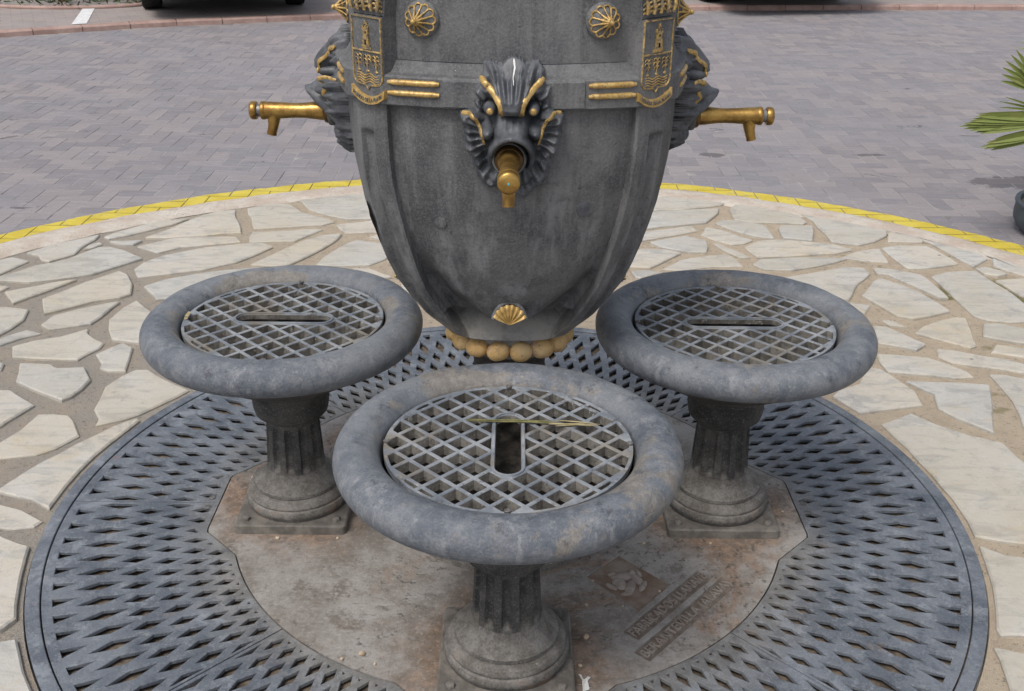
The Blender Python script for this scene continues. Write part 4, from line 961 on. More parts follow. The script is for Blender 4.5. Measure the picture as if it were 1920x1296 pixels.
pm = MB(); s_ = .139
def rsq(s, r, n=5):
    o = []
    for cx, cy, a0 in ((s-r, s-r, 0), (-s+r, s-r, 90), (-s+r, -s+r, 180), (s-r, -s+r, 270)):
        for k in range(n+1): a = R(a0+90*k/n); o.append((cx+r*math.cos(a), cy+r*math.sin(a)))
    return o
pm.prism(rsq(s_, .012), .0, .0255, .0035); PLATE = pm.me('foot_plate', 'footplate', 30)
bo = MB(); bo.lathe([(.0105, 0), (.0105, .005), (.009, .0085), (.005, .0105), (.0003, .011)], 7); BOLT = bo.me('bolt', 'footplate', 30)
sc_ = MB(); sc_.lathe([(.0062, -.002), (.0062, .0018), (.004, .0026), (.0035, .001), (.0003, .001)], 12); SCREW = sc_.me('screw', 'steel', 30)
def basin(loc, rotz, label):
    t = thing('drinking_basin', label, 'basin', loc, rotz, 'round drinking basins of the fountain')
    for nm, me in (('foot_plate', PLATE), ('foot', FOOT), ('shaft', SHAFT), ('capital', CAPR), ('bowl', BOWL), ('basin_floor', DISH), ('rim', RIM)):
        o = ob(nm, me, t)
        if nm == 'rim': o.rotation_euler = (0, 0, random.uniform(0, 6))
        if nm == 'foot_plate':
            for sx in (-1, 1):
                for sy in (-1, 1): ob('bolt', BOLT, o, (sx*.112, sy*.112, .0252), random.random())
    g = ob('grid', GRID, t, (0, 0, .5245)); ob('slot_frame', SLOT, g)
    for k in range(4): a = PI/2*k+PI/2; ob('screw', SCREW, g, (.2315*math.cos(a), .2315*math.sin(a), .002))
    return t
basin((0.0, -.5785, 0), PI/2, 'nearest round basin on a fluted pedestal, dry grass lying on its grid')
basin((-.5405, 0, 0), 0, 'weathered basin on a fluted pedestal under the left tap')
basin((.5375, 0, 0), PI, 'weathered basin on a fluted pedestal under the right tap')

# ================================================================ THE FOUNTAIN
fo = thing('ornamental_fountain', 'dark urn-shaped drinking fountain with gilded fish masks, coats of arms and brass taps', 'fountain')
ZT = [.545, .57, .60, .65, .70, .75, .80, .85, .90, .95, 1.0, 1.05, 1.5]
CT = [.155, .178, .207, .241, .271, .292, .309, .323, .335, .343, .348, .350, .350]
def CA(z): return float(np.interp(z, ZT, CT))              # half width through the middle of a face
def EA(z): return CA(z)*.885                               # the same at the corner ribs
def EW(z): return CA(z)*float(np.interp(z, [.55, .70, 1.0], [.60, .645, .672]))
def face_y(x, z, upper=False):
    c, a, w = CA(z), EA(z), EW(z); rec = .018 if upper else .009
    return a-rec+(c-a+(.009 if not upper else .006))*(1-min(1, abs(x)/w)**2)
LIPZ = .628
def section(z, upper):
    a = EA(z); w = EW(z); pts = []; nf = 44
    xe = w-.004 if not upper else w-.010
    lipa = float(np.interp(z, [.545, .55, .60, .628], [.157, .156, .122, .104]))
    for i in range(nf+1):
        t = -1+2*i/nf; x = t*xe; y = face_y(x, z, upper)
        if not upper:
            uw = float(np.interp(z, [.628, .66, .70, .75, .80, .86], [.44, .58, .73, .86, .95, 1.02]))
            dep = float(np.interp(z, [.628, .65, .70, .75, .80, .86], [.044, .050, .046, .034, .017, 0]))
            cove = float(sstep(uw-.16, uw+.16, abs(t)))*dep*(1-.55*float(sstep(.86, 1.0, abs(t))))
            cove += float(sstep(.84, .95, abs(t)))*.005
            y -= cove
            if z < .68: y = max(y, lipa+.004) if z > LIPZ else lipa-.012*abs(t)**3
        pts.append((x, -y))
    p0 = Vector((w, -a)); p1 = Vector((a, -w)); nrm = Vector((1, -1)).normalized()
    gd = 0 if upper else .013*float(sstep(1.055, 1.04, z))*float(sstep(.56, .62, z))
    for s, o in ((0.0, 0), (.03, .004), (.12, .006), (.30, .009), (.335, .009-gd*.7), (.40, .009-gd), (.5, .0095-gd*1.05), (.60, .009-gd), (.665, .009-gd*.7), (.70, .009), (.88, .006), (.97, .004), (1.0, 0)):
        q = p0+(p1-p0)*s+nrm*(o+.003*(not upper)); pts.append((q.x, q.y))
    return pts
def urn_mesh(zl, upper):
    V = []; F = []; m = None
    for z in zl:
        s = section(z, upper); ring = []
        for q in range(4):
            c, sn = math.cos(q*PI/2), math.sin(q*PI/2)
            ring += [(x*c-y*sn, x*sn+y*c, z) for x, y in s]
        m = len(ring); V += ring
    for j in range(len(zl)-1):
        for i in range(m):
            k = (i+1) % m; F.append((j*m+i, j*m+k, (j+1)*m+k, (j+1)*m+i))
    return V, F
zl = list(np.concatenate([np.linspace(.545, .6272, 8), np.linspace(.6286, .74, 24), np.linspace(.752, 1.03, 22), np.linspace(1.036, 1.062, 6), np.linspace(1.08, 1.125, 3)]))
V, F = urn_mesh(zl, False)
m_ = len(V)//len(zl)
k0 = len(V); V += [(V[i][0]*.80, V[i][1]*.80, .541) for i in range(m_)]      # close the underside
F += [(k0+i, k0+(i+1) % m_, (i+1) % m_, i) for i in range(m_)]
def wob(V, a=.0012):
    o = []
    for x, y, z in V:
        n1 = noise.noise(Vector((x*9, y*9, z*6)))*a*1.6+noise.noise(Vector((x*31, y*31, z*24)))*a*.6; r = math.hypot(x, y) or 1
        o.append((x+x/r*n1, y+y/r*n1, z))
    return o
body = ob('urn', mesh_of('urn', wob(V), F, 'urn', 38), fo)
V, F = urn_mesh(list(np.linspace(1.19, 1.50, 14)), True)
ob('upper_body', mesh_of('upper_body', wob(V, .0008), F, 'urn', 38), fo)

def oct_ring(levels, bul=.041):
    """closed eight-sided moulding: levels = [(offset, z)]"""
    V = []; F = []; m = 0
    for off, z in levels:
        a = .311+off; w = .238+off*.55; ring = []
        for q in range(4):
            c, sn = math.cos(q*PI/2), math.sin(q*PI/2)
            s = [(t*w, -(a-.004+bul*(1-t*t))) for t in np.linspace(-1, 1, 17)]
            ring += [(x*c-y*sn, x*sn+y*c, z) for x, y in s]
        m = len(ring); V += ring
    for j in range(len(levels)-1):
        for i in range(m):
            k = (i+1) % m; F.append((j*m+i, j*m+k, (j+1)*m+k, (j+1)*m+i))
    return V, F
V, F = oct_ring([(-.03, 1.1105), (.012, 1.1085), (.0155, 1.1115), (.0155, 1.162), (.0125, 1.1655), (.002, 1.1685), (-.004, 1.176), (-.010, 1.188), (-.035, 1.194)])
band = ob('belt_moulding', mesh_of('belt_moulding', wob(V, .0007), F, 'urn', 28), fo)
def band_y(x): return -(.311+.0155-.004+.041*(1-(x/.2465)**2))
for q in range(-1, 2):
    mw = Matrix.Rotation(q*PI/2, 4, 'Z')
    for x0, x1 in ((-.232, -.134), (.142, .232)):
        for z in (1.1535, 1.1335):
            b = MB(); xs = np.linspace(x0, x1, 9)
            b.tube([(x, band_y(x)-.0005, z) for x in xs], [.0035]+[.0055]*7+[.0035], 10, None, 1.0)
            b.build('gilded_bar', 'gilt', band, 50, mw=mw)
    for s in (-1, 1):                                     # plain raised block between bars and mask
        b = MB(); x0, x1 = (-.128, -.055) if s < 0 else (.060, .135)
        xs = np.linspace(x0, x1, 7); L = []
        for (dy, z) in ((.001, 1.112), (-.0035, 1.1135), (-.0035, 1.160), (.001, 1.1625)):
            L += [(x, band_y(x)+dy, z) for x in xs]
        Fs = [(j*7+i, j*7+i+1, (j+1)*7+i+1, (j+1)*7+i) for j in range(3) for i in range(6)]+[(0, 7, 14, 21), (6, 27, 20, 13)]
        b.add(L, Fs); b.build('belt_block', 'urn', band, 25, mw=mw)

# lip, bead ring, neck and foot
nb = 16
bd = MB(); bd.sphere((0, 0, 0), 1, None, 18, 12, (.0245, .0285, .0235)); BEAD = bd.me('bead', 'bead', 80)
for v in BEAD.vertices: v.co *= 1+noise.noise(v.co*60)*.06
ring = MB(); ring.lathe([(.112, .478), (.124, .482), (.128, .50), (.1275, .520), (.124, .536), (.110, .545)], 64); rgo = ring.build('bead_ring', 'urn', fo, 40)
for i in range(nb):
    a = 2*PI*(i+.5)/nb-PI/2
    o = ob('bead', BEAD, rgo, (.1325*math.cos(a), .1325*math.sin(a), .505)); o.rotation_euler = (random.gauss(0, .2), random.gauss(0, .2), a); o.scale = [random.uniform(.93, 1.06) for _ in range(3)]
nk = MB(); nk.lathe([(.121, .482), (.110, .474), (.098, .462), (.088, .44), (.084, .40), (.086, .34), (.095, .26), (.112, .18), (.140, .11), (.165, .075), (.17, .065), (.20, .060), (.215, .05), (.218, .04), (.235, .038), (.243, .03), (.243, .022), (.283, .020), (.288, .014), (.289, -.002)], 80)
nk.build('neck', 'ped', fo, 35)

# scallop shell at the foot of the front faces
def shell_mesh():
    b = MB(); R0 = .036; rows = 10; cols = 56
    for j in range(rows+1):
        r = j/rows
        for i in range(cols+1):
            t = i/cols; a = PI*(.13+.74*t); rb = abs(math.cos(t*PI*7))
            rr = R0*r*(1+.06*rb)
            h = .0085*math.sin(min(1, r*1.02)*PI*.6)*(.45+.55*rb)*(1 if r < .97 else .4)+.001
            b.V.append((rr*math.cos(a)*1.02, -h, rr*math.sin(a)*1.22))
    for j in range(rows):
        for i in range(cols): b.F.append((j*(cols+1)+i, j*(cols+1)+i+1, (j+1)*(cols+1)+i+1, (j+1)*(cols+1)+i))
    return b.me('scallop_shell', 'ribbon', 40)
SHELL = shell_mesh()
for q in (-1, 0, 1):
    z0 = .630
    mw = Matrix.Rotation(q*PI/2, 4, 'Z') @ Matrix.Translation((0, -(CA(.672)+.008), z0)) @ Matrix.Rotation(R(-6), 4, 'X')
    s0 = ob('scallop_shell', SHELL, fo, mw=mw)
    rim = MB(); rim.tube([(.036*math.cos(PI*(.08+.84*k/20)), .003, .036*math.sin(PI*(.08+.84*k/20))*1.38) for k in range(21)], .0048, 8)
    rim.build('shell_border', 'urn', s0, 60)

# rosettes
def rosette():
    d = MB(); d.lathe([(.0335, .004), (.0335, -.004), (.031, -.007), (.027, -.008), (.02, -.012), (.008, -.018), (.0003, -.02)], 40, Matrix.Rotation(PI/2, 4, 'X') @ Matrix.Scale(-1, 4, (0, 0, 1)))
    g = MB(); n = 11; apex = (.006, -.034, .001)
    def pos(rad, an):
        k = min(1, rad/.0265); return (apex[0]*(1-k)+rad*math.cos(an), apex[1]*(1-k)**1.2-.009*k, apex[2]*(1-k)+rad*math.sin(an))
    for k in range(n):
        a = 2*PI*k/n; da = 2*PI/n
        g.tube([pos(.0255*t, a) for t in (.05, .25, .45, .65, .82, .95)], [.0026, .0022, .0019, .0017, .0016, .0018], 6)
        g.tube([pos(.0243+.0046*math.sin(PI*i/8), a+da*i/8) for i in range(9)], .0018, 6)
    g.sphere(apex, .0052, None, 12, 8)
    g.tube([(apex[0], apex[1]+.002, apex[2]), (apex[0]*.7, -.021, apex[2]), (0, -.010, 0)], [.0055, .009, .012], 12)
    return d.me('rosette', 'urn', 40), g.me('gilded_petals', 'gilt', 60)
ROS, PET = rosette()
for q in (-1, 0, 1):
    for s in (-1, 1):
        x = s*.166; y = -face_y(x, 1.2, True)
        mw = Matrix.Rotation(q*PI/2, 4, 'Z') @ Matrix.Translation((x, y-.002, 1.2655)) @ Matrix.Rotation(s*R(13), 4, 'Z')
        r_ = ob('rosette', ROS, fo, mw=mw)
        p_ = ob('gilded_petals', PET, r_)
        if s > 0: p_.scale = (1, 1, 1)
        else: p_.matrix_local = Matrix.Rotation(R(180), 4, 'Y')

# fish mask: dense relief with scalloped fins
def mpx(x, y): return ((x-455)*.000262, 1.080-(y-540)*.000262)
OUTL = [(470, 48), (515, 70), (560, 105), (605, 92), (650, 98), (685, 150), (690, 205), (745, 245), (735, 290), (752, 330), (735, 370), (755, 405), (765, 420), (825, 440), (828, 490), (808, 530), (818, 590), (795, 640), (800, 690), (770, 745), (735, 760), (748, 800), (745, 840), (722, 870), (728, 920), (690, 945), (680, 985), (630, 1000), (600, 1045), (545, 1085), (490, 1040), (430, 1010), (380, 1030), (330, 990), (285, 1000), (240, 960), (225, 915), (190, 885), (190, 840), (160, 800), (168, 750), (125, 690), (132, 640), (108, 595), (118, 545), (92, 490), (85, 432), (165, 408), (185, 400), (175, 365), (188, 330), (175, 295), (195, 250), (225, 205), (255, 160), (252, 92), (300, 85), (340, 100), (380, 110), (425, 68)]
OUT2 = ccw([mpx(*p) for p in OUTL])
def seg_d(px, pz, poly):
    d = np.full(px.shape, 9.0)
    for i in range(len(poly)):
        ax, az = poly[i-1]; bx, bz = poly[i]; vx, vz = bx-ax, bz-az; L = vx*vx+vz*vz
        t = np.clip(((px-ax)*vx+(pz-az)*vz)/L, 0, 1); d = np.minimum(d, np.hypot(px-ax-t*vx, pz-az-t*vz))
    return d
def in_poly(px, pz, poly):
    c = np.zeros(px.shape, bool)
    for i in range(len(poly)):
        x1, y1 = poly[i-1]; x2, y2 = poly[i]
        if abs(y2-y1) < 1e-12: continue
        c ^= ((y1 > pz) != (y2 > pz)) & (px < (x2-x1)*(pz-y1)/(y2-y1)+x1)
    return c
def g2(x, z, cx, cz, sx, sz): return np.exp(-((x-cx)/sx)**2-((z-cz)/sz)**2)
def pline_d(x, z, pts):
    d = np.full(x.shape, 9.0)
    for (ax, az), (bx, bz) in zip(pts[:-1], pts[1:]):
        vx, vz = bx-ax, bz-az; t = np.clip(((x-ax)*vx+(z-az)*vz)/(vx*vx+vz*vz), 0, 1); d = np.minimum(d, np.hypot(x-ax-t*vx, z-az-t*vz))
    return d
BROW_L = [(-.058, 1.172), (-.043, 1.158), (-.029, 1.143), (-.0205, 1.130), (-.0178, 1.118), (-.0178, 1.108)]
CHEEK_L = [(-.092, 1.108), (-.076, 1.110), (-.065, 1.100), (-.058, 1.085), (-.054, 1.069), (-.050, 1.052)]
MC = (0.0, 1.024)                                         # mouth
def mask_h(x, z):
    dd = seg_d(x, z, OUT2); ins = in_poly(x, z, OUT2)
    ax = np.abs(x)
    ang = np.arctan2(z-1.075, x); rho = np.hypot(x, (z-1.075)*.85)
    edge = sstep(0, .007, dd)
    # fins: ridged scalloped frills
    rid = .5+.5*np.cos(ang*30+np.sin(rho*90)*.5)
    h = .003+.020*sstep(0, .011, dd)+.0110*rid*sstep(.035, .065, rho)*sstep(0, .004, dd)
    side = sstep(.045, .075, ax)*sstep(1.118, 1.10, z)*sstep(1.015, 1.035, z)
    h += side*(.016*sstep(.030, .0, dd)+.006)
    low = sstep(1.02, .985, z); h += low*.010*np.cos(np.clip(ax/.06, 0, 1)*PI/2)
    # crown fan converging on the forehead
    cr = sstep(1.125, 1.15, z); fan = np.arctan2(x, z-1.06); h += cr*(.0068*np.cos(fan*46)*edge+.010*np.exp(-(ax/.04)**2))
    # forehead and brow
    pf = np.interp(z, [1.095, 1.104, 1.110, 1.120, 1.135, 1.155, 1.18, 1.20, 1.215], [0, .024, .068, .080, .078, .060, .038, .022, .012])
    wf = np.interp(z, [1.10, 1.12, 1.15, 1.19], [.026, .030, .042, .050])
    h = np.maximum(h, pf*np.exp(-(ax/wf)**4)*edge)
    h += .0048*np.cos(fan*40)*sstep(1.128, 1.150, z)*sstep(.085, .05, ax)*edge
    # lobes that carry the brow out to the sides
    h = np.maximum(h, .036*g2(ax, z, .040, 1.150, .022, .013)+.008)
    h -= .016*g2(ax, z, .0395, 1.1165, .019, .014)        # eye socket
    h = np.maximum(h, .064*np.exp(-(np.hypot(ax-.0395, z-1.1165)/.0135)**4))
    h -= .008*np.exp(-((np.hypot(ax-.0395, z-1.1165)-.0145)/.0025)**2)
    h -= .010*np.exp(-(pline_d(ax, z, [(-a, b) for a, b in BROW_L])/.0035)**2)*0
    # snout and upper lip
    ps = np.interp(z, [1.058, 1.068, 1.078, 1.090, 1.100, 1.110], [.085, .100, .096, .080, .062, .044])
    h = np.maximum(h, ps*np.exp(-(ax/.036)**4)*sstep(1.060, 1.068, z))
    h += .004*np.cos(x*520)*g2(x, z, 0, 1.098, .022, .008)
    h = np.maximum(h, .064*g2(ax, z, .042, 1.077, .016, .018)+.008)
    rm = np.hypot(x/.0385, (z-MC[1])/np.where(z > MC[1], .052, .0385))*.0385; th = np.arctan2(z-MC[1], ax)
    lip = np.interp(th, [-1.57, -.6, 0, .6, 1.2, 1.57], [.026, .034, .050, .076, .098, .104])
    h = np.maximum(h, lip*np.exp(-((rm-.0385)/.0075)**4))
    h = np.where(rm < .0345, np.minimum(h, .052+.010*sstep(.034, .026, rm)), h)
    # cheeks run back in folds, hollow behind the lip
    h -= .012*np.exp(-((rm-.052)/.006)**2)*sstep(.9, .2, np.abs(th))
    h -= .007*np.exp(-((rm-.060)/.005)**2)*sstep(-.2, -.5, th)
    cheek = pline_d(ax, z, [(-a, b) for a, b in CHEEK_L]); h += .014*np.exp(-(cheek/.010)**2)
    h += .0016*np.array([noise.noise(Vector((a*55, 3.3, b*55))) for a, b in zip(x.ravel(), z.ravel())]).reshape(x.shape)
    h = h*(.35+.65*sstep(1.214, 1.165, z))*(.8+.2*sstep(.945, .985, z))
    return np.where(ins, np.maximum(h, .002), -.012), ins
def mask_mesh():
    nx, nz = 118, 150
    xs = np.linspace(-.101, .101, nx); zz = np.linspace(.932, 1.213, nz)
    X, Z = np.meshgrid(xs, zz); H, ins = mask_h(X, Z)
    V = []; ids = -np.ones(X.shape, int); F = []
    keep = ins.copy()
    k2 = keep.copy(); k2[1:] |= keep[:-1]; k2[:-1] |= keep[1:]; k2[:, 1:] |= keep[:, :-1]; k2[:, :-1] |= keep[:, 1:]
    for j in range(nz):
        for i in range(nx):
            if k2[j, i]: ids[j, i] = len(V); V.append((X[j, i], -H[j, i], Z[j, i]))
    for j in range(nz-1):
        for i in range(nx-1):
            q = (ids[j, i], ids[j, i+1], ids[j+1, i+1], ids[j+1, i])
            if min(q) >= 0: F.append(q)
    return mesh_of('fish_mask', V, F, 'mask', 60)
MASK = mask_mesh()
def on_mask(pts, lift):
    o = []
    for i in range(len(pts)-1):
        for k in range(5):
            t = k/5; o.append((pts[i][0]*(1-t)+pts[i+1][0]*t, pts[i][1]*(1-t)+pts[i+1][1]*t))
    o.append(pts[-1]); x = np.array([p[0] for p in o]); z = np.array([p[1] for p in o]); h, _ = mask_h(x, z); h = np.maximum(h, .008)
    hs = np.convolve(np.pad(h, 4, mode='edge'), np.ones(9)/9, 'valid'); h = np.maximum(hs, h)
    return [(a, -(c+lift), b) for a, b, c in zip(x, z, h)]
GILD = []
for pts, r in ((BROW_L, .0062), ([(-a, b) for a, b in BROW_L], .0062), (CHEEK_L, .0054), ([(-a, b) for a, b in CHEEK_L], .0054)):
    b = MB(); P = on_mask(pts, .0008); m = len(P); b.tube(P, [r*(.55 if i in (0, m-1) else 1) for i in range(m)], 9, None, .55, True, (0, 1, 0)); GILD.append(b.me('gilded_line', 'gilt', 60))
EYE = MB(); EYE.sphere((0, 0, 0), .0062, None, 14, 9, (1, .6, 1)); EYE = EYE.me('gilded_eye', 'gilt', 80)
WS = MB(); WS.tube(on_mask([(.003, 1.205), (.005, 1.19), (.002, 1.175), (.003, 1.163)], .0002), [.0006, .0018, .0022, .002, .0015, .0018, .0016, .0013, .0016, .0012, .001, .0008, .0012, .001, .0007, .0004], 6, None, .4, True, (0, 1, 0)); WS = WS.me('white_streak', 'paintdrop', 60)

# brass tap (axis along local -y from the mouth)
def tap_parts():
    ry = Matrix.Rotation(PI/2, 4, 'X')                    # lathe z -> -y
    b = MB(); b.lathe([(.0213, .078), (.0208, .088), (.0188, .102), (.0168, .120), (.0160, .136), (.0166, .155), (.0180, .178), (.0188, .195), (.0190, .203), (.0192, .206), (.0192, .2075), (.0199, .2085), (.0199, .2155), (.0190, .217), (.014, .217)], 40, ry)
    s = MB(); s.tube([(0, -.190, -.004), (0, -.191, -.020), (0, -.1935, -.034), (0, -.1975, -.047), (0, -.199, -.053)], [.0180, .0138, .0114, .0106, .0110], 20, None, 1, True, (0, 1, 0))
    tb = MB(); tb.lathe([(.0275, .050), (.0275, .070), (.026, .076), (.0222, .079), (.0205, .0795)], 40, ry)
    g = MB(); g.lathe([(.0135, .214), (.0135, .228)], 24, ry)
    k = MB(); k.lathe([(.012, .2265), (.0185, .2265), (.0198, .229), (.0199, .236), (.0190, .2395), (.0165, .2415), (.009, .2428), (.0003, .2432)], 36, ry)
    d = MB(); d.lathe([(.0022, .2427), (.0018, .2436), (.0003, .2439)], 12, ry)
    c = MB(); c.lathe([(.022, .05), (.030, .05), (.0325, .054), (.0325, .064), (.0305, .068), (.028, .069)], 36, ry)
    return b.me('tap', 'brass', 40), s.me('spout', 'brass', 40), g.me('button_stem', 'steel', 40), k.me('push_button', 'brass', 40), d.me('turquoise_dot', 'turq', 40), c.me('collar', 'urn', 40), tb.me('tap_base', 'bronze', 40)
TAP, SPOUT, STEM, BUTTON, DOT, COLLAR, TBASE = tap_parts()
MY = -.3465
for q, dz, tilt in ((0, 0, -1.5), (-1, .0, .5), (1, -.003, 0)):
    mw = Matrix.Rotation(q*PI/2, 4, 'Z') @ Matrix.Translation((0, MY, 0))
    mo = ob('fish_mask', MASK, fo, mw=mw)
    for me in GILD: ob('gilded_line', me, mo)
    for s in (-1, 1):
        h, _ = mask_h(np.array([s*.0395]), np.array([1.1165])); ob('gilded_eye', EYE, mo, (s*.0395, -(float(h[0])+.0015), 1.1185))
    if q == 0: ob('white_streak', WS, mo)
    ta = ob('tap', TAP, fo, mw=Matrix.Rotation(q*PI/2, 4, 'Z') @ Matrix.Translation((-.004 if q == 0 else 0, MY+.014, 1.025+dz)) @ Matrix.Rotation(R(tilt), 4, 'X'))
    for nm, me in (('collar', COLLAR), ('tap_base', TBASE), ('spout', SPOUT), ('button_stem', STEM), ('push_button', BUTTON), ('turquoise_dot', DOT)): ob(nm, me, ta)

# coats of arms on the chamfered corners
def crest(mw, parent):
    W2, zt, zb = .0425, .070, -.058
    out = [(-W2, zt), (-W2, zb+.016)]
    for k in range(6): a = PI+PI/2*k/5; out.append((-W2+.016+.016*math.cos(a), zb+.016+.016*math.sin(a)))
    out += [(-.008, zb-.001), (0, zb-.009), (.008, zb-.001)]
    for k in range(6): a = -PI/2+PI/2*k/5; out.append((W2-.016+.016*math.cos(a), zb+.016+.016*math.sin(a)))
    out += [(W2, zt)]
    ry = Matrix.Rotation(PI/2, 4, 'X')                    # local xy -> xz, z -> -y
    b = MB(); b.prism(ccw(out), -.03, .012, .002, ry); sh_ = ob('coat_of_arms', b.me('coat_of_arms', 'urn', 25), parent, mw=mw)
    g = MB(); y = -.0125
    loop = [(x*.95, y, z*.965) for x, z in out]; g.tube(loop+[loop[0]], .0021, 6); g.tube([(-W2*.95, y, .006), (W2*.95, y, .006)], .0022, 6)
    g.build('gilded_frame', 'crestgold', sh_, 60)
    t = MB()
    t.box((0, y, .012), (.0135, .002, .0025)); t.box((0, y, .0165), (.011, .003, .0025)); t.box((0, y, .026), (.0085, .0035, .0075)); t.box((0, y, .039), (.0065, .003, .006)); t.box((0, y, .0465), (.0085, .0035, .002))
    for x in (-.007, 0, .007): t.box((x, y, .050), (.0016, .003, .002))
    t.tube([(0, y, .048), (0, y, .056)], .0012, 6)
    for k in range(7): a = R(-25+230*k/6); t.tube([(0, y-.001, .0565), (.006*math.cos(a), y-.001, .0565+.006*math.sin(a))], [.0014, .0007], 6)
    t.build('tower_relief', 'crestgold', sh_, 50)
    dk = MB(); dk.box((0, y-.0032, .0225), (.0022, .0006, .0042)); dk.box((-.0022, y-.003, .040), (.0010, .0005, .0020)); dk.box((.0022, y-.003, .040), (.0010, .0005, .0020)); dk.build('tower_opening', 'dark', sh_)
    for x in (-.0245, 0, .0245):
        p = MB(); p.tube([(x, y, -.030), (x, y-.0008, -.016), (x, y, -.002)], .0014, 6)
        for zz, L in ((-.022, .0065), (-.014, .009), (-.007, .0085)):
            for s in (-1, 1): p.tube([(x, y, zz), (x+s*L*.5, y-.001, zz+.0065), (x+s*L, y-.001, zz+.0045), (x+s*L*1.15, y, zz-.001)], [.0013, .0015, .0012, .0006], 6)
        p.sphere((x, y, -.031), .004, None, 8, 6, (1.2, .5, .7)); p.build('plant_relief', 'crestgold', sh_, 60)
    for k in range(4):
        w = MB(); zz = -.0375-.0048*k; w.tube([(-.031+.062*i/24, y, zz+.0022*math.sin(i/24*PI*4+.3)) for i in range(25)], .0013, 6); w.build('wave_relief', 'ribbon', sh_, 60)
    r = MB(); n = 14
    for i in range(n+1):
        x = -.047+.094*i/n; dip = -.017*(1-(x/.047)**2)
        for zz, yy in ((-.066, -.006), (-.067, -.0155), (-.082, -.0165), (-.083, -.004)): r.V.append((x, yy, zz+dip+.006))
    for i in range(n):
        for j in range(3): r.F.append((i*4+j, i*4+j+1, (i+1)*4+j+1, (i+1)*4+j))
    r.F += [(0, 1, 2, 3)[::-1], (n*4, n*4+1, n*4+2, n*4+3)]
    rb = r.build('ribbon', 'ribbon', sh_, 40)
    txt = text_mesh('ribbon_lettering', 'FONDO DE LA PLAYA', .0105, .0006, 'urn')
    xs = [v.co.x for v in txt.vertices]; s = .082/(max(xs)-min(xs))
    for v in txt.vertices:
        x, zz, yy = v.co.x*s, v.co.y, v.co.z
        v.co = Vector((x, -.0168-yy, -.0685+zz-.017*(1-(x/.047)**2)))
    ob('ribbon_lettering', txt, rb)
    c = MB()
    for row, (zz, yy, rad) in enumerate(((.078, -.013, .0030), (.086, -.015, .0026), (.094, -.014, .0024))):
        c.tube([(-.040+.080*i/16, yy+.010*((i-8)/8)**2, zz+.010*(1-((i-8)/8)**2)*.9+.0018*math.sin(i*2.1)) for i in range(17)], rad, 7)
    for i in range(5): x = -.036+.018*i; c.tube([(x, -.014, .080), (x*1.06, -.017, .094), (x*1.12, -.013, .106)], [.0035, .004, .0025], 7); c.sphere((x*1.13, -.013, .110+.004*(i % 2)), .0055, None, 9, 7)
    c.build('crown', 'crestgold', sh_, 60)
    cb = MB(); cb.prism([(-.042, .070), (.042, .070), (.048, .112), (-.048, .112)], -.03, .006, .002, ry); cb.build('crown_backing', 'urn', sh_, 30)
for s in (-1, 1):
    a = R(42.3)*s
    mw = Matrix.Rotation(a, 4, 'Z') @ Matrix.Translation((0, -.391, 1.198)) @ Matrix.Rotation(s*R(0), 4, 'Y')
    crest(mw, fo)
# plugs, crack
for x, z, r in ((.146, .905, .017), (-.139, .873, .0135)):
    y = -face_y(x, z)
    b = MB(); b.lathe([(r, .003), (r*.92, -.0012), (r*.5, -.0022), (.0003, -.0022)], 24, Matrix.Rotation(PI/2, 4, 'X') @ Matrix.Scale(-1, 4, (0, 0, 1)))
    p_ = ob('bolt_plug', b.me('bolt_plug', 'mask' if x > 0 else 'urn', 40), fo, mw=Matrix.Translation((x, y, z)) @ Matrix.Rotation(R(18 if x > 0 else -18), 4, 'Z') @ Matrix.Rotation(R(8), 4, 'X'))
cr = MB()
for (z, wd_) in ((.895, .0015), (.885, .004), (.872, .0045), (.86, .0075), (.845, .006), (.83, .0035), (.80, .0012)):
    a = EA(z); w = EW(z); q = Vector((-a, -w))+(Vector((-w, -a))-Vector((-a, -w)))*.16+Vector((-1, -1)).normalized()*.0135; t = Vector((1, -1)).normalized()
    cr.V += [(q.x-t.x*wd_, q.y-t.y*wd_, z), (q.x+t.x*wd_, q.y+t.y*wd_, z)]
cr.F = [(2*i, 2*i+1, 2*i+3, 2*i+2) for i in range(6)]
k_ = cr.build('crack', 'dark', fo); k_['label'] = 'dark open crack in the left rib of the urn'

# ================================================================ LITTER
def strands(name, label, cat, P0, P1, z, n, mat, spread):
    b = MB()
    for i in range(n):
        t0, t1 = random.uniform(0, .35), random.uniform(.6, 1)
        a = Vector((P0[0]+(P1[0]-P0[0])*t0, P0[1]+(P1[1]-P0[1])*t0+random.uniform(-spread, spread), z+random.uniform(.001, .006)))
        c = Vector((P0[0]+(P1[0]-P0[0])*t1, P0[1]+(P1[1]-P0[1])*t1+random.uniform(-spread, spread), z+random.uniform(.001, .006)))
        m = (a+c)/2+Vector((0, random.uniform(-.004, .004), random.uniform(0, .003)))
        b.tube([a, a*.5+m*.5, m, m*.5+c*.5, c], [.0008, .0016, .0019, .0015, .0006], 5, None, .6)
    c0 = ((P0[0]+P1[0])/2, (P0[1]+P1[1])/2, z); b.V = [(x-c0[0], y-c0[1], w-c0[2]) for x, y, w in b.V]
    thing(name, label, cat, c0, me=b.me(name, mat))
strands('grass_strands', 'greenish dried grass strands lying across the front basin grid', 'dry grass', (-.10, -.497), (.16, -.508), .5258, 9, 'greenstraw', .004)
strands('straw_wisps', 'thin curly straw wisps by the right edge of the front basin grid', 'straw', (.06, -.505), (.19, -.515), .5262, 4, 'straw', .008)
b = MB(); b.add([(-.004, -.016, 0), (.004, -.014, .001), (.005, .012, .006), (-.001, .018, .007), (-.005, .0, .004)], [(0, 1, 2, 3, 4)])
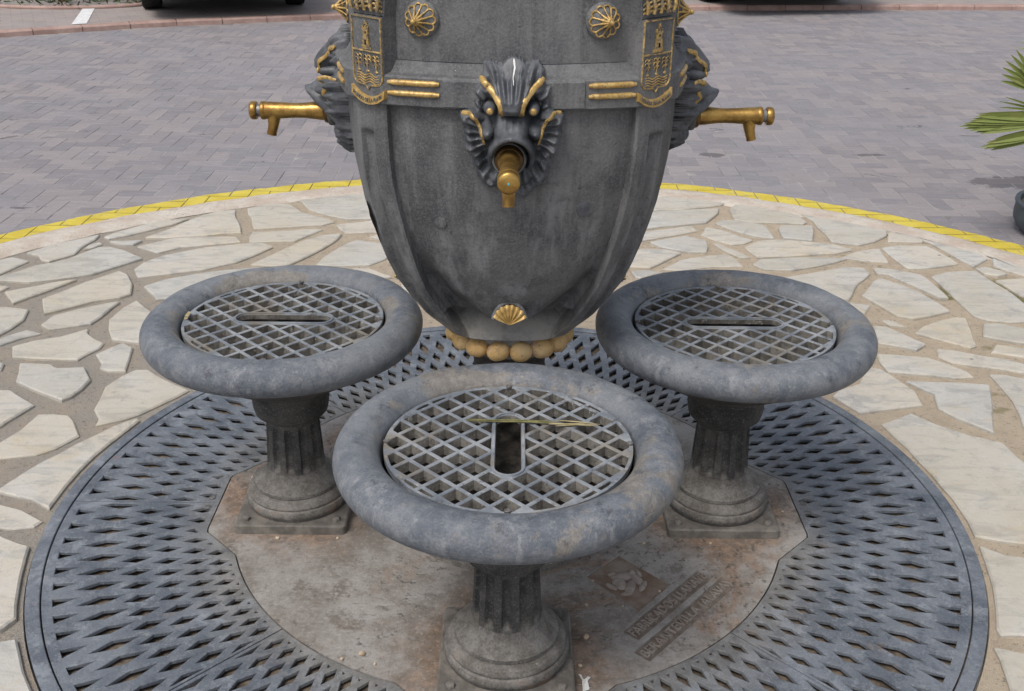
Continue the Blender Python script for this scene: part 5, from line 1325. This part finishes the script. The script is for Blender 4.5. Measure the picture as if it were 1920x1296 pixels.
b.add([(-.004, -.016, -.0008), (.004, -.014, .0002), (.005, .012, .0052), (-.001, .018, .0062), (-.005, .0, .0032)], [(4, 3, 2, 1, 0)])
thing('dead_leaf', 'small yellow dead leaf at the left edge of the left basin grid', 'leaf', (-.772, .003, .5255), me=b.me('dead_leaf', 'straw'))
pb_ = MB(); bm = bmesh.new(); bmesh.ops.create_icosphere(bm, subdivisions=2, radius=1)
for v in bm.verts: v.co *= 1+noise.noise(v.co*1.3)*.3
pb_.add([v.co.copy() for v in bm.verts], [[v.index for v in f.verts] for f in bm.faces]); bm.free(); PEB = pb_.me('pebble', 'pebble', 40)
for (x, y, r, lab) in ((.172, -.512, .0075, 'beige pebble on the base plate right of the front pedestal, largest there'), (-.305, -.571, .0075, 'beige pebble on the base plate left of the front pedestal'), (.18, -.402, .004, None), (.2705, -.409, .004, None), (.262, -.402, .0045, None), (.283, -.417, .0035, None), (.20, -.31, .0045, None), (.352, -.345, .004, None), (.335, -.165, .005, None), (.50, -.162, .004, None), (-.346, -.586, .0045, None), (-.567, -.158, .0055, None), (-.42, -.155, .004, None), (-.69, .12, .005, None), (-.68, -.05, .004, None), (.155, -.60, .0045, None), (.71, -.02, .004, None), (-.275, -.60, .0035, None)):
    sunk = -.0046 if (x, y) in ((.2705, -.409), (.262, -.402), (.283, -.417), (.20, -.31), (.352, -.345)) else 0
    place = ('grit pebble lying in the sunken emblem square of the base plate' if sunk else 'grit pebble beside the foot plate of the left basin' if x < -.4 else 'grit pebble left of the front pedestal, smaller than its neighbour' if x < 0
             else 'grit pebble beside the foot plate of the right basin' if y > -.2 else 'grit pebble near the right edge of the front foot plate')
    o = thing('pebble', lab or 'tiny beige '+place, 'pebble', (x, y, sunk+r*.55), random.uniform(0, 6), 'small pebbles on the base plate', PEB)
    o.scale = (r, r*.85, r*.7)
b = MB(); 
for k in range(6):
    a = random.uniform(0, 6); L = random.uniform(.012, .028); b.add([(0, 0, .001), (L*math.cos(a)-.003, L*math.sin(a), .006), (L*math.cos(a)+.004, L*math.sin(a)+.002, .002)], [(0, 1, 2)])
b.add([(-.006, -.02, .001), (.008, -.016, .004), (.004, .012, .010), (-.006, .01, .002)], [(0, 1, 2, 3)])
thing('crumpled_scrap', 'crumpled whitish scrap beside the right edge of the front foot plate', 'scrap', (.162, -.655, .0), me=b.me('crumpled_scrap', 'paintdrop'))

# ================================================================ PLANTER AND PALM
b = MB(); b.lathe([(.20, -.03), (.27, -.022), (.305, .0), (.322, .03), (.325, .06), (.322, .09), (.325, .102), (.328, .107), (.327, .113), (.318, .116), (.305, .112), (.30, .08)], 72)
pt = thing('planter', 'low rounded blue-grey planter at the edge of the paved island', 'planter', (2.625, 2.28, 0)); b.build('bowl', 'pot', pt, 40)
b = MB(); b.lathe([(.303, .088), (.15, .094), (.0005, .098)], 40); b.build('planting_soil', 'soil', pt, 60)
palm = thing('fan_palm', 'green fan palm with stiff pleated leaves growing in the low planter', 'palm', (2.625, 2.28, .094))
O = Vector((2.625, 2.28, .094))
b = MB(); b.tube([(0, 0, -.01), (.01, 0, .10), (.0, .01, .22)], [.075, .07, .055], 14); b.build('trunk', 'trunk', palm, 40)
def fan(hub, axis, normal, n, spread, L, narrow=1.0, jag=.12):
    """one palmate leaf: stalk from the crown plus pleated blades"""
    hub = Vector(hub)-O; ax = Vector(axis).normalized(); nr = Vector(normal); nr = (nr-ax*nr.dot(ax)).normalized(); sd_ = ax.cross(nr)
    st = MB(); c = Vector((0, 0, .2)); st.tube([c, c*.5+hub*.5+Vector((0, 0, .05)), hub], [.012, .009, .007], 8)
    root = st.build('frond', 'leaf', palm, 40)
    for i in range(n):
        t = (i/(n-1)-.5)*2; a = t*spread; d = ax*math.cos(a)+sd_*math.sin(a); d = (d+nr*random.uniform(-.04, .04)).normalized()
        L_ = L*(1-.18*abs(t))*random.uniform(1-jag, 1); w = .011*narrow; sv = d.cross(nr).normalized()
        P = [hub+d*(L_*s)-Vector((0, 0, .06*L_*s*s)) for s in (0, .3, .62, .86, 1)]; ws = [.004, w, w*.95, w*.55, .001]
        m = MB()
        for p, w_ in zip(P, ws): m.V += [p-sv*w_+nr*w_*.45, p, p+sv*w_+nr*w_*.45]
        for k in range(4): m.F += [(3*k, 3*k+1, 3*k+4, 3*k+3), (3*k+1, 3*k+2, 3*k+5, 3*k+4)]
        m.V = [tuple(v) for v in m.V]; m.build('leaflet', 'leaf', root)
fan((2.30, 2.10, .540), (-1, -.03, .01), (.05, -.95, .3), 10, R(6.5), .445, 1.5, .06)
fan((2.30, 2.08, .505), (-1, -.03, -.16), (.05, -1, .2), 5, R(4.5), .36, 1.5, .08)
fan((2.19, 2.10, .654), (-.66, -.05, .74), (.1, -1, .1), 10, R(30), .255, 1.0, .05)
fan((2.24, 2.13, .565), (-.93, -.1, .22), (.1, -1, .1), 4, R(9), .27, .45, .2)
fan((2.42, 2.3, .66), (-.35, .3, .9), (.6, -.8, .2), 14, R(60), .40)
fan((2.75, 2.2, .62), (.3, -.8, .4), (.2, .3, .9), 14, R(60), .42)
fan((2.95, 2.5, .62), (.9, .1, .35), (-.3, .0, .9), 14, R(60), .42)
fan((2.7, 2.75, .66), (.0, .9, .4), (0, -.3, .9), 14, R(60), .42)

# ================================================================ SHRUB BED
b = MB(); rr = random.Random(5)
bed = thing('shrub', 'low green shrub with dry leaves in a small bed by the white bay marking', 'shrub', (-4.72, 9.32, .028))
for k in range(700):
    a = rr.uniform(0, 2*PI); r = math.sqrt(rr.random()); x, y = r*.85*math.cos(a), r*.42*math.sin(a); h = (1-r*r)*.30+.03
    z = rr.uniform(0, h); d = Vector((math.cos(a)*.7+rr.gauss(0, .5), math.sin(a)*.7+rr.gauss(0, .5), rr.uniform(-.1, .9))).normalized(); L = rr.uniform(.06, .16); s = d.cross(Vector((rr.gauss(0, 1), rr.gauss(0, 1), rr.gauss(0, 1)))).normalized()*.008
    p = Vector((x, y, z)); b.add([p-s*.5, p+d*L*.5-s, p+d*L, p+d*L*.5+s], [(0, 1, 2, 3)])
b.build('foliage', 'shrub', bed)
b = MB()
for k in range(26):
    x, y = rr.uniform(-.2, .35), rr.uniform(-.52, -.36); p = Vector((x, y, rr.uniform(.002, .06))); d = Vector((rr.gauss(0, 1), rr.gauss(0, 1), rr.gauss(0, .4))).normalized()*.035; s = Vector((-d.y, d.x, d.z))*.45
    b.add([p-s*.3, p+d*.5-s, p+d, p+d*.5+s], [(0, 1, 2, 3)])
b.build('dry_leaves', 'rusty', bed)
b = MB(); b.tube([(.98*math.cos(t), .52*math.sin(t), .012) for t in np.linspace(0, 2*PI, 40)], .022, 8); b.build('bed_edging', 'kerb', bed, 60)
b = MB()
for k in range(9): a = 2*PI*k/9; b.tube([(0, 0, -.01), (.2*math.cos(a), .1*math.sin(a), .12), (.5*math.cos(a), .25*math.sin(a), .16)], [.012, .008, .003], 6)
b.build('stem', 'trunk', bed)

# ================================================================ PARKED CARS
def car(loc, rotz, label, paint):
    t = thing('parked_car', label, 'car', loc, rotz, 'cars parked in the bay')
    prof = [(-.86, .22), (-.90, .34), (-.90, .52), (-.84, .68), (-.55, .78), (.05, .88), (.70, 1.36), (1.2, 1.45), (2.0, 1.43), (2.75, 1.15), (3.05, .98), (3.12, .70), (3.12, .40), (3.05, .24)]
    V = []; F = []
    def wid(z): return float(np.interp(z, [.2, .35, .6, .9, 1.2, 1.45], [.80, .85, .87, .84, .70, .56]))
    xs = (-1, -.92, -.6, 0, .6, .92, 1)
    for s in xs:
        for y, z in prof:
            k = abs(s); inw = .05 if k == 1 else 0
            V.append((s*wid(z), y+(.10*k**3 if y < 1 else -.10*k**3), z-inw*.3))
    n = len(prof)
    for i in range(len(xs)-1):
        for j in range(n):
            k = (j+1) % n; F.append((i*n+j, i*n+k, (i+1)*n+k, (i+1)*n+j))
    F += [tuple(range(n))[::-1], tuple(range((len(xs)-1)*n, len(xs)*n))]
    ob('body', mesh_of('body', V, F, paint, 30), t)
    w = MB(); w.add([(-.52, .10, .905), (.52, .10, .905), (.46, .66, 1.345), (-.46, .66, 1.345)], [(0, 1, 2, 3)]); w.V = [(x, y-.02, z+.012) for x, y, z in w.V]; w.build('windscreen', 'glass', t)
    for s in (-1, 1):
        w = MB(); w.add([(s*.84, .35, .93), (s*.83, 2.6, .99), (s*.66, 2.1, 1.36), (s*.66, .85, 1.36)], [(0, 1, 2, 3)]); w.build('side_window', 'glass', t)
        h = MB(); h.box((s*.62, -.80, .60), (.16, .07, .06), None, .03); h.build('lamp', 'redlamp' if paint == 'carpaint' else 'alloy', t, 40)
    bp = MB(); bp.box((0, -.84, .36), (.80, .10, .10), None, .04); bp.box((0, -.70, .235), (.70, .16, .03), None, .02); bp.build('bumper', 'plastic', t, 40)
    ub = MB(); ub.box((0, 1.1, .235), (.74, 1.9, .03)); ub.build('underbody', 'plastic', t)
    ly = MB(); ly.lathe([(.185, -.095), (.275, -.10), (.305, -.088), (.312, -.05), (.312, .05), (.305, .088), (.275, .10), (.185, .095)], 40, Matrix.Rotation(PI/2, 4, 'Y'))
    ri = MB(); ri.lathe([(.0005, .06), (.06, .07), (.14, .055), (.19, .09), (.19, -.09), (.0005, -.09)], 30, Matrix.Rotation(PI/2, 4, 'Y'))
    ty, rm = ly.me('tyre', 'tyre', 40), ri.me('rim', 'alloy', 40)
    for s in (-1, 1):
        for y in (0, 2.45):
            wh = ob('wheel', ty, t, (s*.715, y, .312)); ob('rim', rm, wh, (0, 0, 0), 0 if s > 0 else PI)
car((-2.99, 9.16, .028), R(17), 'dark parked car in the raised bay, seen end-on to the left of the fountain', 'carpaint')
car((2.86, 10.12, .028), R(12), 'dark parked car at the far bay edge to the right of the fountain', 'plastic')
